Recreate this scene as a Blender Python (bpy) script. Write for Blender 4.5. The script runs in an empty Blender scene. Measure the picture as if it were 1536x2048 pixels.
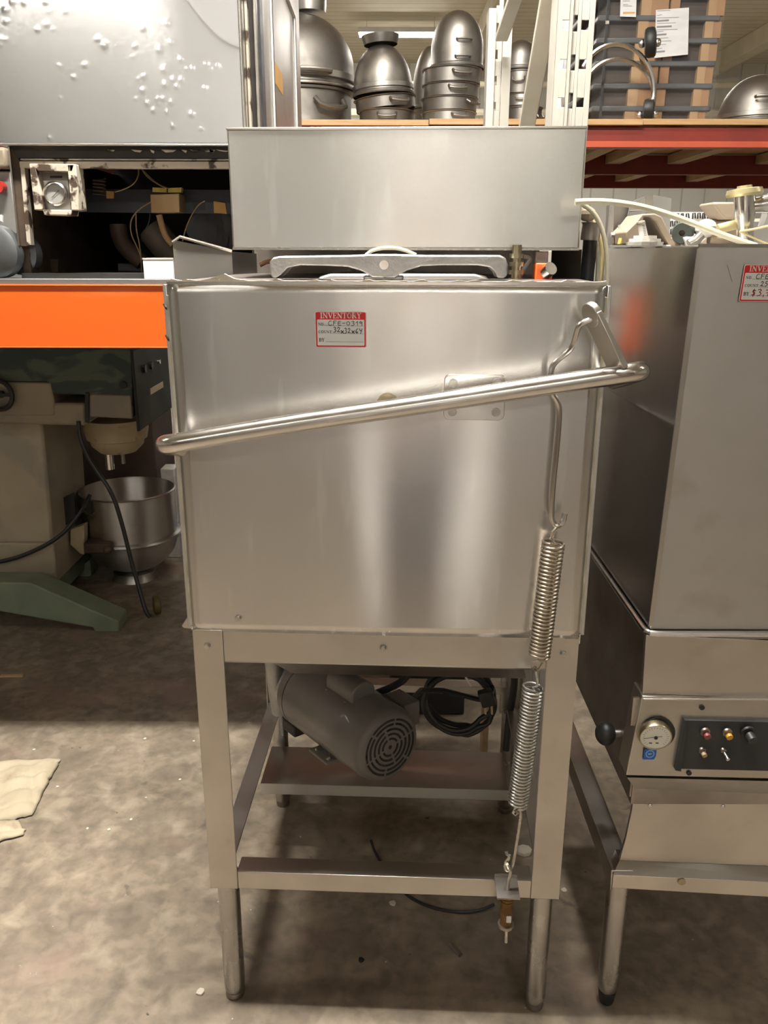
import bpy, bmesh, math, random
from mathutils import Vector, Matrix
R = math.radians
random.seed(7)
SC = bpy.context.scene
COL = SC.collection

# ------------------------------------------------------------------ camera
F_PX, PITCH, ROLL = 1667.0, 0.3014, 0.002
CAM = Vector((0.0, -1.2764, 1.425))
cd = bpy.data.cameras.new('camera'); cam = bpy.data.objects.new('camera', cd); COL.objects.link(cam)
cd.sensor_fit = 'VERTICAL'; cd.sensor_height = 24.0; cd.lens = 24.0 * F_PX / 2048.0
cd.clip_start = .05; cd.clip_end = 100
cam.matrix_world = (Matrix.Translation(CAM) @ Matrix.Rotation(math.pi/2 - PITCH, 4, 'X') @ Matrix.Rotation(ROLL, 4, 'Z'))
SC.camera = cam

# ------------------------------------------------------------------ world, exposure
w = bpy.data.worlds.new('world'); SC.world = w; w.use_nodes = True
w.node_tree.nodes['Background'].inputs[0].default_value = (1, .96, .9, 1)
w.node_tree.nodes['Background'].inputs[1].default_value = .02
vs = SC.view_settings
vs.view_transform = 'Standard'; vs.look = 'None'; vs.gamma = 1; vs.use_curve_mapping = False
vs.exposure = 0.25

# ------------------------------------------------------------------ lights of the hall (one area lamp per tube fixture)
# (x, y, z, angle about z, length, watts)
FIX = [(0.1, -7.4, 4.15, 0, 2.4, 60), (-3.4, -7.0, 4.15, 0, 2.4, 30), (3.6, -7.0, 4.15, 0, 2.4, 30),
       (-0.25, 0.03, 3.7, 0, 1.3, 310), (4.6, -0.3, 4.15, 0, 2.4, 10), (-4.6, -0.3, 4.15, 0, 2.4, 6),
       (0.22, 12.0, 4.36, 0, 1.2, 120), (0.35, 1.3, 4.2, 0, 1.2, 55), (-2.4, 7.0, 4.15, 0, 2.4, 80),  # the fixture above the bowl shelf is added to light the bowls
       (2.8, 8.5, 4.15, 0, 2.4, 170), (-2.8, 11.0, 4.15, 0, 2.4, 120)]
LIGHTCOL = (1.0, .955, .88)

# ------------------------------------------------------------------ measuring helpers: photo pixel + known distance -> place in the hall
def ray(px, py):
    u, v = (px-768)/F_PX, (py-1024)/F_PX
    c, s = math.cos(-ROLL), math.sin(-ROLL); u, v = c*u-s*v, s*u+c*v
    return Vector((u, math.cos(PITCH)-v*math.sin(PITCH), -math.sin(PITCH)-v*math.cos(PITCH)))
def at(px, py, Y):
    d = ray(px, py); return CAM + d*((Y-CAM.y)/d.y)
def atz(px, py, Z=0.0):
    d = ray(px, py); return CAM + d*((Z-CAM.z)/d.z)
PHI = -0.0427
_n = Vector((-math.sin(PHI), math.cos(PHI), 0)); _e = Vector((math.cos(PHI), math.sin(PHI), 0))
def ml(px, py, v):          # in the dish machine's own frame, v behind its front face
    d = ray(px, py); P = CAM + d*((v-_n.dot(CAM))/_n.dot(d)); return Vector((_e.dot(P), v, P.z))

# ------------------------------------------------------------------ materials
MATS = {}
def nd(nt, t, **k):
    n = nt.nodes.new(t)
    for a, b in k.items():
        if a in n.inputs: n.inputs[a].default_value = b
        else: setattr(n, a, b)
    return n
def c4(c): return (c[0], c[1], c[2], 1)
def pm(name, col, rough=.5, metal=0, col2=None, scale=6, stretch=(1,1,1), mixlo=.35, mixhi=.65, bump=0, bscale=60, bstretch=None,
       rvar=.08, aniso=0, arot=0, detail=6, trans=0, alpha=1, emit=0, coat=0, col3=None, c3scale=30, c3lo=.68, c3hi=.74, c3stretch=(1,1,1), spec=.5, tangent='Z', distort=0.3, lobe2=None):
    if name in MATS: return MATS[name]
    m = bpy.data.materials.new(name); m.use_nodes = True; nt = m.node_tree; L = nt.links.new
    b = nt.nodes['Principled BSDF']
    tc = nd(nt, 'ShaderNodeTexCoord'); mp = nd(nt, 'ShaderNodeMapping'); mp.inputs['Scale'].default_value = stretch
    L(tc.outputs['Object'], mp.inputs['Vector'])
    no = nd(nt, 'ShaderNodeTexNoise'); no.inputs['Scale'].default_value = scale; no.inputs['Detail'].default_value = detail; no.inputs['Distortion'].default_value = distort
    L(mp.outputs[0], no.inputs['Vector'])
    mr = nd(nt, 'ShaderNodeMapRange'); mr.inputs[1].default_value = mixlo; mr.inputs[2].default_value = mixhi
    L(no.outputs[0], mr.inputs[0])
    mx = nd(nt, 'ShaderNodeMix', data_type='RGBA'); mx.inputs[6].default_value = c4(col)
    mx.inputs[7].default_value = c4(col2 if col2 else [x*.88 for x in col])
    L(mr.outputs[0], mx.inputs[0]); out = mx.outputs[2]
    if col3:
        mp3 = nd(nt, 'ShaderNodeMapping'); mp3.inputs['Scale'].default_value = c3stretch; mp3.inputs['Location'].default_value = (3.1, 1.7, .4)
        L(tc.outputs['Object'], mp3.inputs['Vector'])
        n3 = nd(nt, 'ShaderNodeTexNoise'); n3.inputs['Scale'].default_value = c3scale; n3.inputs['Detail'].default_value = 4
        L(mp3.outputs[0], n3.inputs['Vector'])
        m3 = nd(nt, 'ShaderNodeMapRange'); m3.inputs[1].default_value = c3lo; m3.inputs[2].default_value = c3hi
        L(n3.outputs[0], m3.inputs[0])
        x3 = nd(nt, 'ShaderNodeMix', data_type='RGBA'); L(m3.outputs[0], x3.inputs[0]); L(out, x3.inputs[6]); x3.inputs[7].default_value = c4(col3)
        out = x3.outputs[2]
    L(out, b.inputs['Base Color'])
    b.inputs['Metallic'].default_value = metal
    b.inputs['Specular IOR Level'].default_value = spec
    rr = nd(nt, 'ShaderNodeMapRange'); rr.inputs[3].default_value = max(0, rough-rvar); rr.inputs[4].default_value = min(1, rough+rvar)
    rr.inputs[1].default_value = .3; rr.inputs[2].default_value = .7
    L(no.outputs[0], rr.inputs[0]); L(rr.outputs[0], b.inputs['Roughness'])
    if aniso:
        b.inputs['Anisotropic'].default_value = aniso; b.inputs['Anisotropic Rotation'].default_value = arot
        tg = nd(nt, 'ShaderNodeTangent', direction_type='RADIAL', axis=tangent); L(tg.outputs[0], b.inputs['Tangent'])
    if bump:
        mb = nd(nt, 'ShaderNodeMapping'); mb.inputs['Scale'].default_value = bstretch or stretch
        L(tc.outputs['Object'], mb.inputs['Vector'])
        nb = nd(nt, 'ShaderNodeTexNoise'); nb.inputs['Scale'].default_value = bscale; nb.inputs['Detail'].default_value = 5
        L(mb.outputs[0], nb.inputs['Vector'])
        bp = nd(nt, 'ShaderNodeBump'); bp.inputs['Strength'].default_value = bump; bp.inputs['Distance'].default_value = .004
        L(nb.outputs[0], bp.inputs['Height']); L(bp.outputs[0], b.inputs['Normal'])
    if trans: b.inputs['Transmission Weight'].default_value = trans
    if alpha < 1: b.inputs['Alpha'].default_value = alpha
    if coat: b.inputs['Coat Weight'].default_value = coat
    if emit:
        b.inputs['Emission Color'].default_value = c4(LIGHTCOL); b.inputs['Emission Strength'].default_value = emit
    if lobe2:
        b2 = nd(nt, 'ShaderNodeBsdfPrincipled'); b2.inputs['Metallic'].default_value = metal; b2.inputs['Roughness'].default_value = lobe2[0]
        L(out, b2.inputs['Base Color'])
        if aniso:
            b2.inputs['Anisotropic'].default_value = .6; b2.inputs['Anisotropic Rotation'].default_value = arot; L(tg.outputs[0], b2.inputs['Tangent'])
        if bump: L(bp.outputs[0], b2.inputs['Normal'])
        ms_ = nd(nt, 'ShaderNodeMixShader'); ms_.inputs[0].default_value = lobe2[1]
        L(b.outputs[0], ms_.inputs[1]); L(b2.outputs[0], ms_.inputs[2]); L(ms_.outputs[0], nt.nodes['Material Output'].inputs[0])
    MATS[name] = m; return m

STEEL = pm('brushed_steel_sheet', (.66,.645,.625), .165, 1, (.62,.605,.585), 5, (1.5,1.5,1), rvar=.01, aniso=1.0, arot=.25, bump=.015, bscale=40, bstretch=(6,6,90),
           col3=(.70,.695,.675), c3scale=7, c3stretch=(6,6,.8), c3lo=.60, c3hi=.70, lobe2=(.36, .25))
STEEL2 = pm('dull_steel_sheet', (.56,.545,.52), .40, 1, (.48,.465,.44), 4, rvar=.06, aniso=.8, arot=.25, bump=.04, bscale=40, bstretch=(6,6,90), col3=(.40,.37,.33), c3scale=9, c3lo=.62, c3hi=.85)
FRAME = pm('satin_frame_steel', (.57,.54,.49), .36, 1, (.50,.47,.425), 7, rvar=.07, bump=.05, bscale=70, col3=(.44,.40,.35), c3scale=14, c3lo=.62, c3hi=.85)
DARKST = pm('grimy_shaded_steel', (.40,.37,.34), .42, 1, (.25,.22,.2), 6, rvar=.1, bump=.08)  # grime on most parts, painted shade on the hood top
TUBE = pm('polished_tube_steel', (.70,.68,.645), .22, 1, (.62,.60,.57), 20, rvar=.05)
LEG = pm('round_leg_steel', (.50,.485,.46), .28, 1, (.42,.40,.38), 14, rvar=.06)
ZINC = pm('zinc_wire', (.62,.62,.60), .3, 1, (.5,.5,.48), 40)
WIREST = pm('oily_spring_wire', (.50,.45,.37), .32, 1, (.40,.35,.28), 60)
BOLT = pm('bolt_steel', (.58,.56,.52), .3, 1, (.4,.38,.35), 60)
CAST = pm('cast_aluminium', (.42,.415,.40), .5, 1, (.34,.335,.325), 20, bump=.25, bscale=160)
BRASS = pm('tarnished_brass', (.42,.36,.24), .35, 1, (.32,.27,.18), 30)
MOTOR = pm('grey_motor_paint', (.155,.142,.125), .42, 0, (.125,.113,.10), 8, bump=.03, coat=.1)
BLACK = pm('black_rubber', (.012,.012,.012), .45, 0, (.02,.02,.019), 10)
BLACKP = pm('black_panel_paint', (.016,.016,.018), .5, 0, (.026,.026,.026), 14, col3=(.09,.085,.08), c3scale=60, c3lo=.7, c3hi=.78)
RUST = pm('rusty_brass_sleeve', (.22,.115,.035), .5, .6, (.12,.06,.02), 40)
WHITEC = pm('white_lime_crust', (.62,.57,.48), .9, 0, (.62,.56,.46), 60, bump=.5, bscale=200)
CREAMSEAL = pm('cream_seal', (.60,.57,.45), .6, 0, (.40,.36,.27), 30)
ORANGE = pm('orange_rack_paint', (.72,.118,.014), .36, 0, (.67,.105,.011), 4, col3=(.75,.16,.04), c3scale=5, c3stretch=(1,1,6), c3lo=.6, c3hi=.85, bump=.02)
RED = pm('shaded_red_rack_paint', (.22,.028,.017), .5, 0, (.17,.022,.014), 5)  # shade under the deck is put into this darker red
RED_LIT = pm('lit_red_rack_paint', (.50,.095,.045), .45, 0, (.45,.08,.038), 5)  # lit copy of the red, light on the flange put into the colour
WPAINT = pm('white_rack_paint', (.44,.415,.365), .5, 0, (.40,.375,.325), 9, col3=(.45,.36,.25), c3scale=60, c3lo=.74, c3hi=.78)
WOOD = pm('pale_plywood', (.52,.33,.16), .6, 0, (.42,.25,.11), 5, (1,12,12), bump=.1)
PINE = pm('pine_batten', (.50,.36,.20), .65, 0, (.42,.29,.16), 5, (8,1,8))
BOWLM = pm('worn_tinned_steel', (.34,.32,.295), .47, 1, (.22,.205,.185), 5, rvar=.1, bump=.06, bscale=20, col3=(.50,.46,.40), c3scale=5, c3lo=.58, c3hi=.8)
BOWLL = pm('bright_tinned_steel', (.50,.48,.45), .38, 1, (.36,.345,.32), 6, rvar=.1, bump=.05, bscale=20)
CARD = pm('brown_cardboard', (.30,.17,.085), .8, 0, (.35,.20,.105), 5)
CARDL = pm('pale_cardboard', (.40,.265,.145), .8, 0, (.36,.23,.12), 5)
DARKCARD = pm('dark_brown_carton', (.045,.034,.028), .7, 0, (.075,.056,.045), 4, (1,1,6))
GREYPL = pm('grey_plastic_tray', (.07,.073,.08), .4, 0, (.10,.104,.11), 6, (1,1,6), coat=.3)
PAPER = pm('white_paper', (.60,.605,.61), .7, 0, (.68,.68,.69), 8, (1,1,4))
INK = pm('black_ink', (.02,.02,.022), .6)
PRINT = pm('grey_print', (.25,.25,.26), .7)
REDPR = pm('red_tag_print', (.62,.008,.018), .45, 0, (.56,.006,.015), 8)
REDINK = pm('red_marker', (.45,.008,.03), .5)
TAGW = pm('tag_white', (.70,.71,.70), .45, 0, (.66,.67,.66), 8)
TAGLET = pm('tag_pink_white', (.86,.76,.72), .45)
BLUE = pm('blue_sticker', (.012,.13,.50), .4)
BEIGE = pm('mixer_beige_paint', (.40,.345,.25), .5, 0, (.345,.295,.21), 5, col3=(.29,.265,.215), c3scale=4, c3lo=.52, c3hi=.6, bump=.04)
CREAM = pm('mixer_cream_paint', (.50,.41,.26), .5, 0, (.44,.36,.22), 6, col3=(.25,.19,.10), c3scale=30, c3lo=.62, c3hi=.75)
GREEN = pm('mixer_green_paint', (.085,.115,.085), .5, 0, (.032,.055,.055), 5, (1,1,2.2), mixlo=.45, mixhi=.52, distort=1.0)
GREENL = pm('mixer_pale_green', (.20,.24,.165), .55, 0, (.15,.185,.13), 8)
DGREEN = pm('dark_green_panel', (.010,.017,.018), .6, 0, (.015,.022,.022), 6)
GALV = pm('galvanised_sheet', (.36,.38,.385), .5, 1, (.28,.295,.30), 9, bump=.06)
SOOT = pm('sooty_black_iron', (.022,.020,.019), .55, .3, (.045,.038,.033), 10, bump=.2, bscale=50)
RUSTY = pm('rusty_brown_iron', (.10,.065,.04), .7, .2, (.045,.03,.022), 9, bump=.3, bscale=60)
CHIPW = pm('chipped_white_enamel', (.60,.55,.46), .5, 0, (.50,.44,.35), 12, col3=(.07,.045,.03), c3scale=26, c3lo=.52, c3hi=.58, bump=.15)
SLATE = pm('dark_slate_plate', (.035,.037,.044), .45, .2, (.05,.05,.055), 6, (1,1,4))
YELLOW = pm('yellow_terminal', (.62,.47,.10), .5, 0, (.45,.32,.06), 30)
TANBOX = pm('tan_junction_box', (.48,.32,.16), .65, 0, (.34,.20,.09), 12, (1,1,.4))
STICK = pm('orange_sticker', (.62,.34,.09), .6)
WBAG = pm('white_plastic_bag', (.82,.82,.83), .35, 0, (.72,.72,.75), 14, bump=.6, bscale=26, bstretch=(4,4,1))
FILM = pm('clear_stretch_film', (.55,.55,.57), .16, 0, (.7,.7,.72), 6, (1,1,8), alpha=.04, bump=.7, bscale=18, bstretch=(1,1,7))
CLEAR = pm('milky_tubing', (.64,.61,.47), .3, 0, (.58,.55,.41), 12, coat=.3)
CREAMT = pm('cream_tubing', (.56,.47,.25), .35, 0, (.50,.41,.2), 12)
WPLAST = pm('white_plastic', (.56,.54,.50), .4, 0, (.46,.44,.40), 30)
TANMET = pm('dusty_tan_metal', (.34,.275,.20), .6, .2, (.28,.22,.16), 9)
GREYMET = pm('grey_sheet_metal', (.34,.33,.31), .5, .5, (.28,.27,.25), 9)
GRNRUB = pm('dark_green_cast', (.045,.055,.042), .6, 0, (.03,.037,.03), 12)
BRIGHTBR = pm('bright_brass_cap', (.70,.62,.36), .35, .8, (.60,.52,.28), 20)
SAFETY = pm('orange_clamp_plastic', (.80,.14,.025), .45)
GLASS = pm('gauge_glass', (.9,.9,.88), .1, 0, alpha=.18)
DIAL = pm('gauge_dial', (.78,.77,.70), .5, 0, (.70,.68,.60), 8)
GREYDIAL = pm('grey_gauge_dial', (.38,.37,.35), .35, .3)
RAGM = pm('cream_rag_cloth', (.46,.395,.285), .9, 0, (.38,.32,.225), 10, col3=(.24,.18,.115), c3scale=14, c3lo=.58, c3hi=.8, bump=.25, bscale=120)
BLUEGR = pm('pale_blue_appliance', (.36,.40,.45), .4, 0, (.31,.35,.39), 6)
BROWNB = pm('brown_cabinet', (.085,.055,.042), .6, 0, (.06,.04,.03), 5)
BLUEB = pm('blue_plastic', (.03,.09,.26), .5, 0, (.025,.07,.2), 6)
BLUET = pm('blue_tarp', (.03,.075,.24), .5, 0, (.05,.11,.3), 9)
FIXM = pm('fixture_white', (.7,.69,.66), .5)
TUBEM = pm('lit_tube', (1,.97,.9), .5, emit=28)
REDP = pm('red_plastic', (.45,.03,.02), .4)
AMBER = pm('amber_plastic', (.55,.27,.03), .3)
MAROON = pm('maroon_button', (.22,.05,.05), .4)
TANBT = pm('tan_button', (.40,.30,.16), .4)

def floor_mat():
    m = bpy.data.materials.new('stained_concrete'); m.use_nodes = True; nt = m.node_tree; L = nt.links.new; b = nt.nodes['Principled BSDF']
    tc = nd(nt, 'ShaderNodeTexCoord')
    def noise(s, d=6, dis=0.4, loc=(0,0,0)):
        mp = nd(nt, 'ShaderNodeMapping'); mp.inputs['Location'].default_value = loc; L(tc.outputs['Object'], mp.inputs[0])
        n = nd(nt, 'ShaderNodeTexNoise'); n.inputs['Scale'].default_value = s; n.inputs['Detail'].default_value = d; n.inputs['Distortion'].default_value = dis
        L(mp.outputs[0], n.inputs['Vector']); return n.outputs[0]
    def rng(o, a, bb):
        r = nd(nt, 'ShaderNodeMapRange'); r.inputs[1].default_value = a; r.inputs[2].default_value = bb; L(o, r.inputs[0]); return r.outputs[0]
    def mix(f, A, B):
        x = nd(nt, 'ShaderNodeMix', data_type='RGBA'); L(f, x.inputs[0])
        for k, v in ((6, A), (7, B)):
            if isinstance(v, tuple): x.inputs[k].default_value = c4(v)
            else: L(v, x.inputs[k])
        return x.outputs[2]
    c = mix(rng(noise(2.2), .35, .65), (.275,.224,.163), (.20,.160,.115))
    c = mix(rng(noise(9, 8, .8), .42, .72), c, (.155,.125,.094))
    c = mix(rng(noise(34, 10, .3, (2, 6, 0)), .40, .95), c, (.10,.08,.06))
    c = mix(rng(noise(14, 10, .4, (5, 1, 0)), .50, .95), c, (.43,.365,.275))
    c = mix(rng(noise(3.1, 3, .2, (4, 2, 0)), .60, .72), c, (.25,.17,.135))
    c = mix(rng(noise(5, 10, 1.4, (9, 1, 0)), .66, .72), c, (.085,.068,.052))
    c = mix(rng(noise(40, 4, 0, (3, 3, 0)), .72, .78), c, (.05,.04,.032))
    c = mix(rng(noise(55, 3, 0, (7, 8, 0)), .76, .79), c, (.60,.55,.48))
    L(c, b.inputs['Base Color'])
    r = nd(nt, 'ShaderNodeMapRange'); r.inputs[3].default_value = .5; r.inputs[4].default_value = .75; L(noise(6), r.inputs[0]); L(r.outputs[0], b.inputs['Roughness'])
    bp = nd(nt, 'ShaderNodeBump'); bp.inputs['Strength'].default_value = .25; bp.inputs['Distance'].default_value = .006
    L(noise(28, 8), bp.inputs['Height']); L(bp.outputs[0], b.inputs['Normal'])
    return m
def plank_mat(name, c1, c2, line, freq, axis):
    m = bpy.data.materials.new(name); m.use_nodes = True; nt = m.node_tree; L = nt.links.new; b = nt.nodes['Principled BSDF']
    tc = nd(nt, 'ShaderNodeTexCoord'); sp = nd(nt, 'ShaderNodeSeparateXYZ'); L(tc.outputs['Object'], sp.inputs[0])
    ml_ = nd(nt, 'ShaderNodeMath', operation='MULTIPLY'); ml_.inputs[1].default_value = freq; L(sp.outputs[axis], ml_.inputs[0])
    fr = nd(nt, 'ShaderNodeMath', operation='FRACT'); L(ml_.outputs[0], fr.inputs[0])
    gt = nd(nt, 'ShaderNodeMath', operation='LESS_THAN'); gt.inputs[1].default_value = .07; L(fr.outputs[0], gt.inputs[0])
    n = nd(nt, 'ShaderNodeTexNoise'); n.inputs['Scale'].default_value = 1.3; n.inputs['Detail'].default_value = 8; L(tc.outputs['Object'], n.inputs['Vector'])
    mr = nd(nt, 'ShaderNodeMapRange'); mr.inputs[1].default_value = .55; mr.inputs[2].default_value = .66; L(n.outputs[0], mr.inputs[0])
    x = nd(nt, 'ShaderNodeMix', data_type='RGBA'); L(mr.outputs[0], x.inputs[0]); x.inputs[6].default_value = c4(c1); x.inputs[7].default_value = c4(c2)
    y = nd(nt, 'ShaderNodeMix', data_type='RGBA'); L(gt.outputs[0], y.inputs[0]); L(x.outputs[2], y.inputs[6]); y.inputs[7].default_value = c4(line)
    L(y.outputs[2], b.inputs['Base Color']); b.inputs['Roughness'].default_value = .7
    return m
FLOORM = floor_mat()
CEILM = plank_mat('painted_ceiling_boards', (.66,.60,.46), (.58,.515,.38), (.34,.29,.2), 5, 1)
WALLM = plank_mat('painted_block_wall', (.72,.715,.67), (.66,.655,.61), (.52,.515,.48), 2.4, 0)

# ------------------------------------------------------------------ mesh builder
def frame_of(d):
    d = d.normalized(); a = Vector((0,0,1)) if abs(d.z) < .9 else Vector((1,0,0))
    u = d.cross(a).normalized(); return u, d.cross(u).normalized()
class MB:
    def __init__(s): s.v = []; s.f = []
    def add(s, vs, fs):
        o = len(s.v); s.v += [Vector(p) for p in vs]; s.f += [tuple(i+o for i in f) for f in fs]; return s
    def box(s, x0, x1, y0, y1, z0, z1):
        return s.add([(x0,y0,z0),(x1,y0,z0),(x1,y1,z0),(x0,y1,z0),(x0,y0,z1),(x1,y0,z1),(x1,y1,z1),(x0,y1,z1)],
                     [(0,3,2,1),(4,5,6,7),(0,1,5,4),(1,2,6,5),(2,3,7,6),(3,0,4,7)])
    def obox(s, p0, p1, wv, w, tv, t):      # bar from p0 to p1, full width w along wv, thickness t along tv
        p0, p1 = Vector(p0), Vector(p1); a = Vector(wv).normalized()*w/2; b = Vector(tv).normalized()*t/2
        vs = [p0-a-b, p0+a-b, p0+a+b, p0-a+b, p1-a-b, p1+a-b, p1+a+b, p1-a+b]
        return s.add(vs, [(0,3,2,1),(4,5,6,7),(0,1,5,4),(1,2,6,5),(2,3,7,6),(3,0,4,7)])
    def cyl(s, p0, p1, r, r2=None, n=20, cap=True):
        p0, p1 = Vector(p0), Vector(p1); r2 = r if r2 is None else r2; u, v = frame_of(p1-p0)
        vs = []
        for p, q in ((p0, r), (p1, r2)):
            for i in range(n):
                t = 2*math.pi*i/n; vs.append(p + (u*math.cos(t)+v*math.sin(t))*q)
        fs = [(i, (i+1) % n, n+(i+1) % n, n+i) for i in range(n)]
        if cap: fs += [tuple(reversed(range(n))), tuple(range(n, 2*n))]
        return s.add(vs, fs)
    def tube(s, pts, r, n=8, closed=False, cap=True, smooth=0):
        P = [Vector(p) for p in pts]
        for _ in range(smooth):
            Q = [] if closed else [P[0]]
            m = len(P)
            for i in range(m if closed else m-1):
                a, b = P[i], P[(i+1) % m]; Q += [a*.75+b*.25, a*.25+b*.75]
            if not closed: Q.append(P[-1])
            P = Q
        m = len(P); vs = []; up = None
        rr = r if callable(r) else (lambda t: r)
        for i, p in enumerate(P):
            if closed: d = P[(i+1) % m]-P[i-1]
            else: d = P[min(i+1, m-1)]-P[max(i-1, 0)]
            if d.length < 1e-9: d = Vector((0,0,1))
            d.normalize()
            if up is None: u, _v = frame_of(d)
            else:
                u = up - d*up.dot(d)
                if u.length < 1e-6: u, _v = frame_of(d)
                u.normalize()
            up = u; v = d.cross(u); q = rr(i/(m-1))
            for k in range(n):
                t = 2*math.pi*k/n; vs.append(p+(u*math.cos(t)+v*math.sin(t))*q)
        fs = []
        for i in range(m if closed else m-1):
            j = (i+1) % m
            for k in range(n): fs.append((i*n+k, i*n+(k+1) % n, j*n+(k+1) % n, j*n+k))
        if cap and not closed: fs += [tuple(reversed(range(n))), tuple((m-1)*n+k for k in range(n))]
        return s.add(vs, fs)
    def lathe(s, prof, c=(0,0,0), axis=(0,0,1), n=32, tilt=None):
        c = Vector(c); ax = Vector(axis).normalized(); u, v = frame_of(ax); vs = []; m = len(prof)
        for r, h in prof:
            for k in range(n):
                t = 2*math.pi*k/n; vs.append(c+ax*h+(u*math.cos(t)+v*math.sin(t))*max(r, 1e-5))
        fs = [(i*n+k, i*n+(k+1) % n, (i+1)*n+(k+1) % n, (i+1)*n+k) for i in range(m-1) for k in range(n)]
        return s.add(vs, fs)
    def prism(s, poly, off):                # polygon of 3-D points pushed along off
        P = [Vector(p) for p in poly]; o = Vector(off); n = len(P)
        fs = [tuple(reversed(range(n))), tuple(range(n, 2*n))] + [(i, (i+1) % n, n+(i+1) % n, n+i) for i in range(n)]
        return s.add(P+[p+o for p in P], fs)
    def grid(s, fn, nu, nv):
        vs = [fn(i/nu, j/nv) for j in range(nv+1) for i in range(nu+1)]
        return s.add(vs, [(j*(nu+1)+i, j*(nu+1)+i+1, (j+1)*(nu+1)+i+1, (j+1)*(nu+1)+i) for j in range(nv) for i in range(nu)])
    def sphere(s, c, r, sc=(1,1,1), n=16, m=10):
        c = Vector(c); vs = []
        for i in range(m+1):
            a = math.pi*i/m
            for k in range(n):
                t = 2*math.pi*k/n; vs.append(c+Vector((r*sc[0]*math.sin(a)*math.cos(t), r*sc[1]*math.sin(a)*math.sin(t), r*sc[2]*math.cos(a))))
        return s.add(vs, [(i*n+k, (i+1)*n+k, (i+1)*n+(k+1) % n, i*n+(k+1) % n) for i in range(m) for k in range(n)])
    def hexhead(s, p, d, r, h):             # hexagon bolt head with washer face
        p, d = Vector(p), Vector(d).normalized()
        s.cyl(p, p+d*h*.25, r*1.25, n=16); s.cyl(p+d*h*.25, p+d*h, r, n=6); return s
    def build(s, name, mat, parent=None, bevel=0, smooth=True, angle=35, solid=0, label=None, seg=2):
        if parent is None:
            xs = [p.x for p in s.v]; ys = [p.y for p in s.v]; zs = [p.z for p in s.v]
            off = Vector(((min(xs)+max(xs))/2, (min(ys)+max(ys))/2, min(zs)))
        else:
            t = parent
            while t.parent: t = t.parent
            off = t.location.copy()
        me = bpy.data.meshes.new(name); me.from_pydata([p-off for p in s.v], [], s.f); me.validate()
        bm = bmesh.new(); bm.from_mesh(me); bmesh.ops.remove_doubles(bm, verts=bm.verts, dist=1e-6)
        bmesh.ops.recalc_face_normals(bm, faces=bm.faces); bm.to_mesh(me); bm.free()
        me.materials.append(mat)
        if smooth:
            me.shade_smooth(); me.set_sharp_from_angle(angle=R(angle))
        o = bpy.data.objects.new(name, me); COL.objects.link(o)
        if parent is None: o.location = off
        else: o.parent = parent
        if solid:
            md = o.modifiers.new('thickness', 'SOLIDIFY'); md.thickness = solid; md.offset = 0
        if bevel:
            md = o.modifiers.new('bevel', 'BEVEL'); md.width = bevel; md.segments = seg; md.limit_method = 'ANGLE'; md.angle_limit = R(40)
        if label: o['label'] = label
        return o
def tag(o, label, cat, group=None):
    o['label'] = label; o['category'] = cat
    if group: o['group'] = group
    return o
def thing(name, label, cat, loc=(0,0,0), rotz=0, group=None):
    o = bpy.data.objects.new(name, None); COL.objects.link(o); o.location = loc; o.rotation_euler = (0, 0, rotz); o.empty_display_size = .05
    return tag(o, label, cat, group)
def struct(o): o['kind'] = 'structure'; return o
def copy_tree(o, parent=None):
    c = o.copy(); COL.objects.link(c); c.parent = parent
    for ch in o.children: copy_tree(ch, c)
    return c
V = Vector

# ================================================================== THE HALL
HX0, HX1, HY0, HY1, HZ = -9.0, 9.0, -9.5, 15.0, 4.6
struct(MB().box(HX0, HX1, HY0, HY1, -.12, 0).build('floor', FLOORM))
struct(MB().box(HX0, HX1, HY0, HY1, HZ, HZ+.1).build('ceiling', CEILM))
struct(MB().box(HX0, HX1, HY1, HY1+.12, 0, HZ).build('wall_back', WALLM))
struct(MB().box(HX0, HX1, HY0-.12, HY0, 0, HZ).build('wall_front', WALLM))
struct(MB().box(HX0-.12, HX0, HY0, HY1, 0, HZ).build('wall_left', WALLM))
struct(MB().box(HX1, HX1+.12, HY0, HY1, 0, HZ).build('wall_right', WALLM))
JOIST = pm('cream_joist_paint', (.70,.64,.50), .6, 0, (.62,.56,.43), 3)
for i, x in enumerate((-5.6, -3.4, 1.45, 3.35, 5.6)):
    struct(MB().box(x-.11, x+.11, HY0, HY1, HZ-.26, HZ).build('trim_%d' % (i+1), JOIST, bevel=.01))
for i, (y, z) in enumerate(((13.2, 3.95), (13.6, 3.6), (14.2, 3.3), (14.5, 2.95))):
    struct(MB().cyl((HX0, y, z), (HX1, y, z), .045 + .02*(i % 2), n=10).build('trim_%d' % (i+6), JOIST))
SPOTS = ['over the corner behind the bowl stacks', 'far back in the hall']
def light_fixture(x, y, z, a, ln, watt, label):
    t = thing('ceiling_light', label, 'light', (x, y, z), a, 'fluorescent ceiling lights')
    P = V((x, y, z))
    def q(*p): return [c+d for c, d in zip(p, (0, 0, 0))]
    b = MB().box(x-ln/2, x+ln/2, y-.09, y+.09, z+.03, z+.09); b.build('housing', FIXM, t, bevel=.006)
    for dy in (-.05, .05):
        MB().cyl((x-ln/2+.02, y+dy, z+.012), (x+ln/2-.02, y+dy, z+.012), .022, n=10).build('tube', TUBEM, t)
    for dx in (-ln*.4, ln*.4):
        MB().cyl((x+dx, y, z+.09), (x+dx, y, HZ), .006, n=6).build('hanger', FIXM, t)
    ld = bpy.data.lights.new('tube_light', 'AREA'); ld.shape = 'RECTANGLE'; ld.size = ln-.04; ld.size_y = .16; ld.energy = watt; ld.color = LIGHTCOL
    lo = bpy.data.objects.new('tube_light', ld); COL.objects.link(lo); lo.parent = t; lo.location = (0, 0, -.008)
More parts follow.
